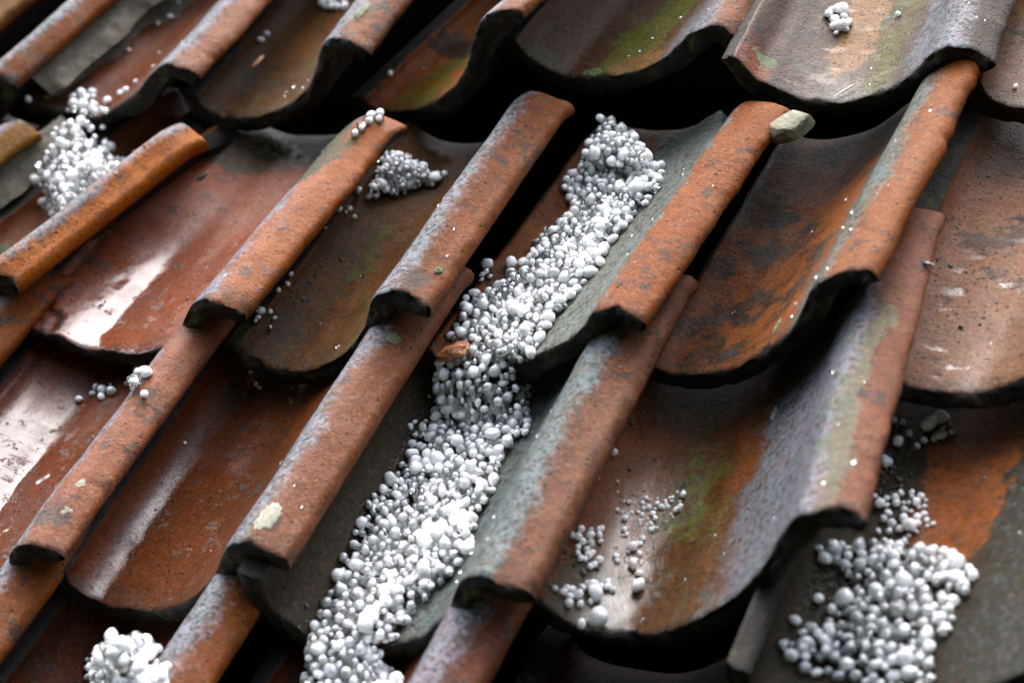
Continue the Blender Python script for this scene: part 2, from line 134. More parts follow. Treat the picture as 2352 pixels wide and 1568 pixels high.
# ---------------------------------------------------------------- node helper
class NT:
    def __init__(self, name):
        m = bpy.data.materials.new(name); m.use_nodes = True
        self.m = m; self.t = m.node_tree; self.t.nodes.clear()
        self.out = self.t.nodes.new('ShaderNodeOutputMaterial')
    def n(self, typ, **kw):
        nd = self.t.nodes.new(typ)
        for k, v in kw.items(): setattr(nd, k, v)
        return nd
    def set(self, sock, v):
        if isinstance(v, bpy.types.NodeSocket): self.t.links.new(v, sock)
        else:
            if isinstance(v, tuple) and len(v) == 3 and sock.type == 'RGBA': v = v + (1.0,)
            sock.default_value = v
    def math(self, op, a, b=None, c=None, clamp=False):
        nd = self.n('ShaderNodeMath', operation=op, use_clamp=clamp)
        self.set(nd.inputs[0], a)
        if b is not None: self.set(nd.inputs[1], b)
        if c is not None: self.set(nd.inputs[2], c)
        return nd.outputs[0]
    def mul(self, a, b): return self.math('MULTIPLY', a, b, clamp=True)
    def add(self, a, b): return self.math('ADD', a, b)
    def mx(self, a, b): return self.math('MAXIMUM', a, b)
    def inv(self, a): return self.math('SUBTRACT', 1.0, a, clamp=True)
    def step(self, v, lo, hi, a=0.0, b=1.0):
        nd = self.n('ShaderNodeMapRange', interpolation_type='SMOOTHSTEP')
        self.set(nd.inputs[0], v)
        for i, x in enumerate((lo, hi, a, b)): self.set(nd.inputs[1 + i], x)
        return nd.outputs[0]
    def noise(self, vec, scale, detail=4.0, rough=0.55, dist=0.0):
        nd = self.n('ShaderNodeTexNoise')
        self.set(nd.inputs['Vector'], vec); self.set(nd.inputs['Scale'], scale)
        self.set(nd.inputs['Detail'], detail); self.set(nd.inputs['Roughness'], rough)
        self.set(nd.inputs['Distortion'], dist)
        return nd.outputs[0]
    def voro(self, vec, scale, rnd=1.0):
        nd = self.n('ShaderNodeTexVoronoi')
        self.set(nd.inputs['Vector'], vec); self.set(nd.inputs['Scale'], scale); self.set(nd.inputs['Randomness'], rnd)
        return nd
    def mix(self, f, a, b):
        nd = self.n('ShaderNodeMix', data_type='RGBA')
        self.set(nd.inputs[0], f); self.set(nd.inputs[6], a); self.set(nd.inputs[7], b)
        return nd.outputs[2]
    def vmap(self, vec, loc=(0, 0, 0), sc=(1, 1, 1)):
        nd = self.n('ShaderNodeMapping')
        self.set(nd.inputs[0], vec); nd.inputs[1].default_value = loc; nd.inputs[3].default_value = sc
        return nd.outputs[0]

# colours (linear base colours)
ORANGE = (0.56, 0.15, 0.022); REDOR = (0.36, 0.085, 0.028); SALMON = (0.43, 0.165, 0.085)
BROWN = (0.10, 0.042, 0.014); OLIVE = (0.050, 0.055, 0.008); GREYBLUE = (0.24, 0.31, 0.335)
LILAC = (0.33, 0.25, 0.33); GREENGREY = (0.18, 0.24, 0.16); BLACK = (0.010, 0.010, 0.008)
TAN = (0.42, 0.25, 0.17); PINK = (0.42, 0.20, 0.155); GREYBR = (0.12, 0.088, 0.070); OCHRE = (0.42, 0.20, 0.06)
DKORANGE = (0.20, 0.07, 0.016)

TM_DEF = dict(c1=SALMON, c2=REDOR, roll=SALMON, roll2=GREYBR, fl1=(.31, .29, .35), fl2=GREYBLUE, flw=(0.69, 0.835), fla=0.6,
              moss=0.0, mossw=(0.3, 0.6), blot=0.0, blotc=BROWN, speck=0.5, left=None, leftw=0.25, lefta=0.0,
              film=0.3, filmw=(0.15, 0.5), filmv=0.75, coat=0.4, pits=0.3, edge=0.5, extra=None, lilac=0.0, grain=1.0, wet2=0.3, wetdark=0.60, grime=0.5)

def tile_material(name, seed, **kw):
    p = dict(TM_DEF); p.update(kw)
    T = NT(name)
    tc = T.n('ShaderNodeTexCoord')
    P = T.vmap(tc.outputs['Object'], (seed * 3.17, seed * 1.31, seed * 0.77), (5, 5, 5))
    uv = T.n('ShaderNodeUVMap', uv_map='UVMap').outputs[0]
    sx = T.n('ShaderNodeSeparateXYZ'); T.set(sx.inputs[0], uv)
    u0, v0 = sx.outputs[0], sx.outputs[1]
    streak = T.vmap(tc.outputs['Object'], (seed * 5.1, seed * 2.3, 0), (9, 1.6, 9))
    n1 = T.noise(P, 2.2, 9, 0.66)
    n2 = T.noise(P, 7.0, 9, 0.74)
    n3 = T.noise(P, 24.0, 6, 0.78)
    n4 = T.noise(P, 62.0, 3, 0.8)
    ns = T.noise(streak, 2.4, 9, 0.72)
    jit = T.add(T.math('MULTIPLY', T.math('SUBTRACT', n1, 0.5), 0.28), T.math('MULTIPLY', T.math('SUBTRACT', n2, 0.5), 0.16))
    jit = T.add(jit, T.math('MULTIPLY', T.math('SUBTRACT', n3, 0.5), 0.15))
    u = T.add(u0, jit); v = T.add(v0, T.math('MULTIPLY', jit, 1.6))
    def win(a, b, s=0.03):
        return T.mul(T.step(u, a - s, a + s), T.inv(T.step(u, b - s, b + s)))
    col = T.mix(T.step(T.add(n1, T.math('MULTIPLY', T.math('SUBTRACT', ns, 0.5), 0.8)), 0.38, 0.62), p['c1'], p['c2'])
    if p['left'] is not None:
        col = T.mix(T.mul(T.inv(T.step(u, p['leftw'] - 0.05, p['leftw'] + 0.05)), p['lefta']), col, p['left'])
    if p['blot'] > 0:
        th = 0.65 - 0.20 * p['blot']
        b = T.step(T.add(T.math('MULTIPLY', n2, 0.6), T.math('MULTIPLY', n1, 0.4)), th - 0.03, th + 0.05)
        b = T.mul(b, T.step(n3, 0.30, 0.46))
        col = T.mix(T.mul(b, 0.93), col, p['blotc'])
    if p['moss'] > 0:
        mm = T.mul(win(*p['mossw'], 0.05), T.step(T.add(T.math('MULTIPLY', n2, 0.5), T.math('MULTIPLY', ns, 0.5)), 0.64 - 0.19 * p['moss'], 0.69 - 0.18 * p['moss']))
        mm = T.mul(mm, T.step(n3, 0.28, 0.42))
        col = T.mix(T.mul(mm, 0.9), col, T.mix(n4, (0.16, 0.175, 0.015), (0.30, 0.31, 0.03)))
    # roll (crest) colour
    rl = T.step(u, 0.775, 0.815)
    rlv = T.step(rl, 0.0, 1.0, 0.86, 1.02)
    rc = T.mix(T.step(T.add(T.math('MULTIPLY', n2, 0.7), T.math('MULTIPLY', n3, 0.3)), 0.53, 0.57), p['roll'], p['roll2'])
    col = T.mix(rl, col, rc)
    dk = T.n('ShaderNodeHueSaturation'); T.set(dk.inputs['Color'], col); dk.inputs['Saturation'].default_value = 1.22; dk.inputs['Value'].default_value = p['wetdark']
    col = dk.outputs[0]
    # black weathering: sharp-edged blooms, thicker near the lip
    gw = T.step(T.add(T.math('MULTIPLY', n2, 0.55), T.add(T.math('MULTIPLY', n1, 0.3), T.math('MULTIPLY', n3, 0.15))), 0.60 - 0.12 * p['grime'], 0.63 - 0.11 * p['grime'])
    lipm = T.mul(T.inv(T.step(v, 0.01, 0.10)), T.step(n3, 0.40, 0.50))
    gw = T.mx(T.mul(gw, T.step(n4, 0.34, 0.46)), T.mul(lipm, 0.7))
    col = T.mix(T.mul(gw, 0.80), col, T.mix(n3, (0.030, 0.026, 0.018), (0.055, 0.050, 0.042)))
    # algae and weathering band on the flank below the roll
    if p['fla'] > 0:
        fm = win(p['flw'][0], p['flw'][1], 0.035)
        fm = T.mul(fm, T.step(n3, 0.50 - 0.42 * p['fla'], 0.60 - 0.38 * p['fla']))
        fc = T.mix(T.step(n2, 0.42, 0.60), p['fl1'], p['fl2'])
        if p['lilac'] > 0:
            fc = T.mix(T.mul(T.step(ns, 0.50, 0.60), p['lilac']), fc, LILAC)
        c7 = T.n('ShaderNodeSeparateColor'); T.set(c7.inputs[0], T.voro(P, 64.0).outputs['Color'])
        fc = T.mix(T.mul(T.step(c7.outputs[1], 0.70, 0.78), 0.28), fc, (0.30, 0.17, 0.16))
        fc = T.mix(T.mul(T.step(c7.outputs[0], 0.66, 0.76), 0.75), fc, (0.045, 0.060, 0.045))
        fc = T.mix(T.mul(T.step(c7.outputs[2], 0.82, 0.88), 0.4), fc, (0.30, 0.37, 0.39))
        # dark pocks along the band
        pk = T.voro(T.vmap(tc.outputs['Object'], (seed, 0, 0), (5, 3.4, 5)), 22.0)
        pkm = T.mul(T.inv(T.step(pk.outputs[0], 0.10, 0.26)), T.step(n2, 0.46, 0.58))
        fc = T.mix(T.mul(pkm, 0.8), fc, BLACK)
        col = T.mix(T.mul(fm, 0.96), col, fc)
    # free patches: (u, v, ru, rv, colour, strength)
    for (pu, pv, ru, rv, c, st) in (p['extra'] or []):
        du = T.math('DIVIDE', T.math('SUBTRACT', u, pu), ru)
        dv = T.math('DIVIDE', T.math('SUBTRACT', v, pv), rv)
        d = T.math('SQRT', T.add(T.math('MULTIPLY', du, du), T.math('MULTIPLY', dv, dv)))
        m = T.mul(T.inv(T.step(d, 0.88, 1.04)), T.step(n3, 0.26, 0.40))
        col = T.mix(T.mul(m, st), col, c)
    # fine speckle and grain
    c8 = T.n('ShaderNodeSeparateColor'); T.set(c8.inputs[0], T.voro(P, 80.0).outputs['Color'])
    col = T.mix(T.mul(T.step(c8.outputs[0], 0.72, 0.80), 0.30), col, (0.05, 0.038, 0.022))
    col = T.mix(T.mul(T.step(c8.outputs[1], 0.82, 0.88), 0.16), col, (0.55, 0.26, 0.13))
    if p['speck'] > 0:
        sp = T.step(T.add(T.math('MULTIPLY', n3, 0.5), T.math('MULTIPLY', n4, 0.5)), 0.60 - 0.11 * p['speck'], 0.64 - 0.10 * p['speck'])
        col = T.mix(T.mul(sp, 0.62), col, T.mix(n2, (0.03, 0.028, 0.018), (0.07, 0.05, 0.04)))
    hs = T.n('ShaderNodeHueSaturation')
    T.set(hs.inputs['Color'], col); T.set(hs.inputs['Value'], T.math('MULTIPLY', T.step(n4, 0.28, 0.72, 0.34, 0.70), rlv)); T.set(hs.inputs['Saturation'], T.step(n2, 0.2, 0.8, 1.12, 0.92))
    col = hs.outputs[0]
    pv_ = T.voro(P, 13.0)
    sc3 = T.n('ShaderNodeSeparateColor'); T.set(sc3.inputs[0], pv_.outputs['Color'])
    pit = T.mul(T.inv(T.step(pv_.outputs[0], 0.05, 0.12)), T.math('LESS_THAN', sc3.outputs[0], 0.5 * p['pits']))
    pv2 = T.voro(P, 42.0)
    sc4 = T.n('ShaderNodeSeparateColor'); T.set(sc4.inputs[0], pv2.outputs['Color'])
    pit2 = T.mul(T.inv(T.step(pv2.outputs[0], 0.10, 0.30)), T.math('LESS_THAN', sc4.outputs[0], 0.35 * p['pits']))
    pit = T.mx(pit, pit2)
    col = T.mix(T.mul(pit, 0.85), col, BLACK)
    # wetness: standing film with crisp wavy borders, damp grain elsewhere
    rip = T.noise(T.vmap(tc.outputs['Object'], (seed, seed, 0), (9, 30, 9)), 3.0, 4, 0.6)
    fl = T.mul(T.step(u0, p['filmw'][0] - 0.15, p['filmw'][0] + 0.12),
               T.inv(T.step(T.add(u0, T.add(T.math('MULTIPLY', T.math('SUBTRACT', rip, 0.5), 0.26), T.math('MULTIPLY', T.math('SUBTRACT', n2, 0.5), 0.12))), p['filmw'][1], p['filmw'][1] + 0.015)))
    vf = T.add(v0, T.math('MULTIPLY', T.math('SUBTRACT', ns, 0.5), 0.7))
    film = T.mul(T.mul(fl, T.inv(T.step(vf, p['filmv'] - 0.35, p['filmv'] + 0.5))), p['film'])
    film = T.mul(film, T.inv(T.mul(T.step(T.add(T.math('MULTIPLY', n2, 0.6), T.math('MULTIPLY', n3, 0.4)), 0.56, 0.62), 0.6)))
    # broken trickles of water further out
    rp = T.add(T.math('MULTIPLY', rip, 0.55), T.math('MULTIPLY', n2, 0.45))
    film2 = T.mul(T.step(rp, 0.545, 0.565), T.mul(T.step(u0, 0.08, 0.25), T.inv(T.step(u, 0.52, 0.66))))
    film2 = T.mul(T.mul(film2, T.inv(T.step(vf, 0.7, 1.1))), p['wet2'])
    film = T.mx(film, film2)
    bs = T.n('ShaderNodeBsdfPrincipled')
    T.set(bs.inputs['Base Color'], col)
    T.set(bs.inputs['Roughness'], 0.62)
    T.set(bs.inputs['Specular IOR Level'], 0.12)
    # grain bump under the water
    h = T.add(T.math('MULTIPLY', n3, 0.55), T.math('MULTIPLY', n4, 0.30))
    h = T.add(h, T.math('MULTIPLY', n2, 0.5))
    h = T.math('SUBTRACT', h, T.math('MULTIPLY', pit, 0.9))
    b1 = T.n('ShaderNodeBump'); T.set(b1.inputs['Strength'], 0.9 * p['grain']); b1.inputs['Distance'].default_value = 0.003
    T.set(b1.inputs['Height'], h)
    T.t.links.new(b1.outputs[0], bs.inputs['Normal'])
    # coat
    hc = T.add(T.math('MULTIPLY', T.inv(film), T.add(T.math('MULTIPLY', n3, 0.9), T.math('MULTIPLY', n4, 0.55))), T.math('MULTIPLY', rip, T.math('MULTIPLY', film, 0.22)))
    hc = T.add(hc, T.math('MULTIPLY', film, 0.35))
    b2 = T.n('ShaderNodeBump'); b2.inputs['Strength'].default_value = 0.8; b2.inputs['Distance'].default_value = 0.0022
    T.set(b2.inputs['Height'], hc)
    T.t.links.new(b2.outputs[0], bs.inputs['Coat Normal'])
    wetv = T.mul(T.step(n1, 0.25, 0.75, p['coat'] * 0.8, p['coat']), T.step(rl, 0.0, 1.0, 0.75, 0.22))
    T.set(bs.inputs['Coat Weight'], T.mx(wetv, film))
    T.set(bs.inputs['Coat Roughness'], T.math('ADD', T.math('MULTIPLY', T.inv(film), T.add(T.step(n2, 0.3, 0.7, 0.05, 0.13), T.math('MULTIPLY', rl, 0.12))), 0.04))
    T.set(bs.inputs['Coat IOR'], T.math('ADD', 1.36, T.math('MULTIPLY', film, 0.38)))
    T.t.links.new(bs.outputs[0], T.out.inputs[0])
    return T.m

def edge_material(name='broken_clay_edge'):
    T = NT(name)
    tc = T.n('ShaderNodeTexCoord')
    P = T.vmap(tc.outputs['Object'], (0, 0, 0), (5, 5, 5))
    n2 = T.noise(P, 6.0, 6, 0.65); n3 = T.noise(P, 26.0, 5, 0.7); n4 = T.noise(P, 90, 3, 0.7)
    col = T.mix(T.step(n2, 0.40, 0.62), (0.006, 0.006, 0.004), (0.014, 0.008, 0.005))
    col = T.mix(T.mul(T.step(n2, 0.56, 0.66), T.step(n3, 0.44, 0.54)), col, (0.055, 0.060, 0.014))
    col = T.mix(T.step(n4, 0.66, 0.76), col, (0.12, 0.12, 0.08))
    bs = T.n('ShaderNodeBsdfPrincipled')
    T.set(bs.inputs['Base Color'], col); bs.inputs['Roughness'].default_value = 0.75
    bs.inputs['Specular IOR Level'].default_value = 0.3
    b = T.n('ShaderNodeBump'); b.inputs['Strength'].default_value = 1.0; b.inputs['Distance'].default_value = 0.004
    T.set(b.inputs['Height'], T.add(T.math('MULTIPLY', n3, 0.7), T.math('MULTIPLY', n4, 0.3)))
    T.t.links.new(b.outputs[0], bs.inputs['Normal'])
    T.t.links.new(bs.outputs[0], T.out.inputs[0])
    return T.m

def rough_material(name, ca, cb, cc, scale=8.0, bump=0.004, rough=0.8, coat=0.2):
    T = NT(name)
    tc = T.n('ShaderNodeTexCoord')
    P = T.vmap(tc.outputs['Object'], (0, 0, 0), (5, 5, 5))
    n2 = T.noise(P, scale, 6, 0.65); n3 = T.noise(P, scale * 5, 5, 0.7)
    col = T.mix(T.step(n2, 0.38, 0.62), ca, cb)
    col = T.mix(T.step(n3, 0.54, 0.66), col, cc)
    bs = T.n('ShaderNodeBsdfPrincipled')
    T.set(bs.inputs['Base Color'], col); bs.inputs['Roughness'].default_value = rough
    bs.inputs['Coat Weight'].default_value = coat; bs.inputs['Coat Roughness'].default_value = 0.15; bs.inputs['Coat IOR'].default_value = 1.33
    b = T.n('ShaderNodeBump'); b.inputs['Strength'].default_value = 1.0; b.inputs['Distance'].default_value = bump
    if coat == 0: bs.inputs['Specular IOR Level'].default_value = 0.0
    T.set(b.inputs['Height'], T.add(T.math('MULTIPLY', n3, 0.6), T.math('MULTIPLY', n2, 0.4)))
    T.t.links.new(b.outputs[0], bs.inputs['Normal'])
    T.t.links.new(bs.outputs[0], T.out.inputs[0])
    return T.m

# ---------------------------------------------------------------- roof tiles
def smooth_profile(prof, n):
    P = np.array(prof, float)
    # dense Catmull-Rom, then a light smoothing, then even arc length
    Q = [P[0] * 2 - P[1]] + list(P) + [P[-1] * 2 - P[-2]]
    pts = []
    for i in range(1, len(Q) - 2):
        a, b, c, d = Q[i - 1], Q[i], Q[i + 1], Q[i + 2]
        for t in np.linspace(0, 1, 12, endpoint=False):
            pts.append(0.5 * ((2 * b) + (c - a) * t + (2 * a - 5 * b + 4 * c - d) * t * t + (3 * b - a - 3 * c + d) * t ** 3))
    pts.append(Q[-2]); pts = np.array(pts)
    for _ in range(5):
        q = pts.copy(); q[1:-1] = 0.25 * pts[:-2] + 0.5 * pts[1:-1] + 0.25 * pts[2:]; pts = q
    s = np.concatenate([[0], np.cumsum(np.hypot(*np.diff(pts, axis=0).T))])
    t = np.linspace(0, s[-1], n)
    return np.stack([np.interp(t, s, pts[:, 0]), np.interp(t, s, pts[:, 1])], 1)

TH = 0.088
TAIL = {'Ma': 1.20, 'Mb': 1.40, 'Mc': 1.47, 'Md': 1.44, 'Me': 1.60, 'Mz': 1.3, 'Mf': 1.5}     # length of the roll: its tail corner is cut back
def ylim(key, x):
    t = np.clip((x + 0.34) / 0.22, 0, 1); t = t * t * (3 - 2 * t)
    return TLEN + (TAIL.get(key, TLEN) - TLEN) * t
def droop(key, y, x=0.0):
    return 1.6 * np.maximum(0, y - (ylim(key, x) - 0.14)) ** 2
def surf(key, r, c):
    """height of the upper face of one tile over roof point (r, c); -9 outside it"""
    o = TILES[key]; ps = o['psi']
    dr, dc = r - o['r'], c - o['c']
    x = dr * math.cos(ps) - dc * math.sin(ps); y = dr * math.sin(ps) + dc * math.cos(ps)
    pr = o['np']
    z = np.interp(x, pr[:, 0], pr[:, 1]) - o['sl'] * y
    return np.where((x >= pr[0, 0]) & (x <= pr[-1, 0]) & (y >= 0.0) & (y <= ylim(key, x)), z, -9.0)

TLEN = 1.72
def build_tile(key, mats, label, group):
    o = TILES[key]; seed = sum(ord(ch) for ch in key) * 1.37
    NX, NY, NE = 110, 100, 6
    if not o.get('vis', True): NX, NY = 50, 30
    top = smooth_profile(o['prof'], NX)
    o['np'] = top
    tan = np.gradient(top, axis=0); tan /= np.linalg.norm(tan, axis=1)[:, None]
    nor = np.stack([-tan[:, 1], tan[:, 0]], 1)
    bi = int(np.argmin(top[:, 1])); ci = int(np.argmin(np.abs(top[:, 0])))
    uu = np.interp(np.arange(NX), [0, bi, ci, NX - 1], [0, 0.35, 0.80, 1.0])
    ys = np.concatenate([[0, 0.004, 0.010, 0.018], np.linspace(0.03, TLEN, NY - 4)])
    verts = []; uvs = []
    sv = Vector((seed, seed * 0.37, seed * 0.11))
    chip = o.get('chip')
    def edge_noise(x, k):
        return 0.020 * fbm(Vector((x, k * 0.3, 0)) + sv, 4, 5.0) + 0.009 * fbm(Vector((x, k * 0.5, 7)) + sv, 3, 26.0) + 0.07 * max(0, fbm(Vector((x, k * 0.2, 17)) + sv, 3, 6.0) - 0.3)
    lim = [float(ylim(key, x)) for x in top[:, 0]]
    for j, y0_ in enumerate(ys):
        fr = max(0.0, 1 - y0_ / 0.2)
        for i in range(NX):
            y = y0_ * lim[i] / TLEN
            x, z = top[i]
            p = Vector((x, y, 0)) + sv
            dz = 0.009 * fbm(p, 2, 2.3) + 0.0035 * fbm(p, 3, 9.0)
            if y < 0.02: dz -= 0.006 * (1 - y / 0.02) ** 2        # worn arris at the lower lip
            e = min(i, NX - 1 - i)
            if e < 3: dz -= (0.012, 0.004, 0.001)[e]
            dx = 0.0
            wr = max(0.0, (i - (NX - 26)) / 25) ** 1.5
            if wr > 0: dx = wr * (0.016 * fbm(Vector((3, y, 0)) + sv, 5, 3.0) - 0.03 * max(0, fbm(Vector((5, y, 0)) + sv, 3, 5.0) - 0.35))
            if i < 4: dx = 0.008 * fbm(Vector((9, y, 0)) + sv, 4, 5.0)
            if chip:
                cu, cv, ru, rv, dep = chip
                d = math.hypot((uu[i] - cu) / ru, (y - cv) / rv) + 0.35 * fbm(p, 3, 8.0)
                if d < 1.0: dz -= dep * min(1.0, (1 - d) * 5) * (0.8 + 0.5 * fbm(p, 3, 22.0))
            y = y0_ * lim[i] / TLEN
            yy = y + edge_noise(x, 0) * fr
            zz = z + dz - o['sl'] * yy - float(droop(key, yy, top[i][0]))
            verts.append((x + dx, yy, zz)); uvs.append((uu[i], y))
    nt = len(verts)
    for j, y0_ in enumerate(ys):
        fr = max(0.0, 1 - y0_ / 0.2)
        for i in range(NX):
            y = y0_ * lim[i] / TLEN
            x, z = top[i] - nor[i] * TH * (1.0 + 0.12 * math.sin(i * 0.13 + seed))
            yy = y + edge_noise(top[i][0], 1) * fr
            verts.append((x, yy, z - o['sl'] * yy - float(droop(key, yy, top[i][0])))); uvs.append((uu[i], y))
    faces = []; mi = []
    for j in range(len(ys) - 1):
        for i in range(NX - 1):
            a = j * NX + i
            faces.append((a, a + 1, a + NX + 1, a + NX)); mi.append(0)
            b = nt + a
            faces.append((b, b + NX, b + NX + 1, b + 1)); mi.append(1)
    # front face of the lip, side faces and tail
    prev = [i for i in range(NX)]
    for k in range(1, NE + 1):
        f = k / NE
        if k == NE: cur = [nt + i for i in range(NX)]
        else:
            cur = []
            for i in range(NX):
                x, z = top[i] - nor[i] * TH * f
                yy = edge_noise(top[i][0], f) - 0.012 * math.sin(f * math.pi) + 0.008 * fbm(Vector((x, z, f * 2)) + sv, 3, 14.0)
                verts.append((x, yy, z - o['sl'] * yy)); uvs.append((uu[i], 0)); cur.append(len(verts) - 1)
        for i in range(NX - 1):
            faces.append((prev[i], cur[i], cur[i + 1], prev[i + 1])); mi.append(1)
        prev = cur
    M = len(ys)
    for side in (0, NX - 1):
        prev = [j * NX + side for j in range(M)]
        for k in range(1, 4):
            f = k / 3
            if k == 3: cur = [nt + j * NX + side for j in range(M)]
            else:
                cur = []
                for j in range(M):
                    A = Vector(verts[j * NX + side]); B = Vector(verts[nt + j * NX + side])
                    q = A.lerp(B, f); q.x += (0.012 if side else -0.012) + 0.006 * fbm(q + sv, 3, 12.0)
                    verts.append(tuple(q)); uvs.append((uu[side], ys[j])); cur.append(len(verts) - 1)
            for j in range(M - 1):
                q = (prev[j], prev[j + 1], cur[j + 1], cur[j]) if side else (prev[j], cur[j], cur[j + 1], prev[j + 1])
                faces.append(q[::-1] if side else q[::-1]); mi.append(0 if side else 1)
            prev = cur
    for i in range(NX - 1):
        a = (M - 1) * NX + i
        faces.append((a, a + 1, nt + a + 1, nt + a)); mi.append(1)
    me = bpy.data.meshes.new('pantile')
    me.from_pydata([(a * S, b * S, c * S) for a, b, c in verts], [], faces)
    me.polygons.foreach_set('material_index', mi)
    me.polygons.foreach_set('use_smooth', [True] * len(faces))
    lay = me.uv_layers.new(name='UVMap')
    li = np.zeros(len(me.loops), dtype=np.int32); me.loops.foreach_get('vertex_index', li)
    lay.data.foreach_set('uv', np.array(uvs, dtype=np.float32)[li].ravel())
    for m in mats: me.materials.append(m)
    me.update()
    bm = bmesh.new(); bm.from_mesh(me); bmesh.ops.recalc_face_normals(bm, faces=bm.faces); bm.to_mesh(me); bm.free()
    ob = bpy.data.objects.new('pantile', me)
    link(ob)
    ob.matrix_world = ROOF @ Matrix.Translation((o['r'] * S, o['c'] * S, 0)) @ Matrix.Rotation(-o['psi'], 4, 'Z')
    tag(ob, label, 'clay tile', group)
    o['ob'] = ob
    return ob

def tile_point(key, x, y, lift=0.0):
    """local tile coordinates (units) -> local metres, on the upper face"""
    o = TILES[key]; z = interp(x, o['np'][:, 0], o['np'][:, 1]) - o['sl'] * y 
    return Vector((x * S, y * S, (z + lift) * S))

def to_tile(key, r, c):
    o = TILES[key]; ps = o['psi']; dr, dc = r - o['r'], c - o['c']
    return dr * math.cos(ps) - dc * math.sin(ps), dr * math.sin(ps) + dc * math.cos(ps)
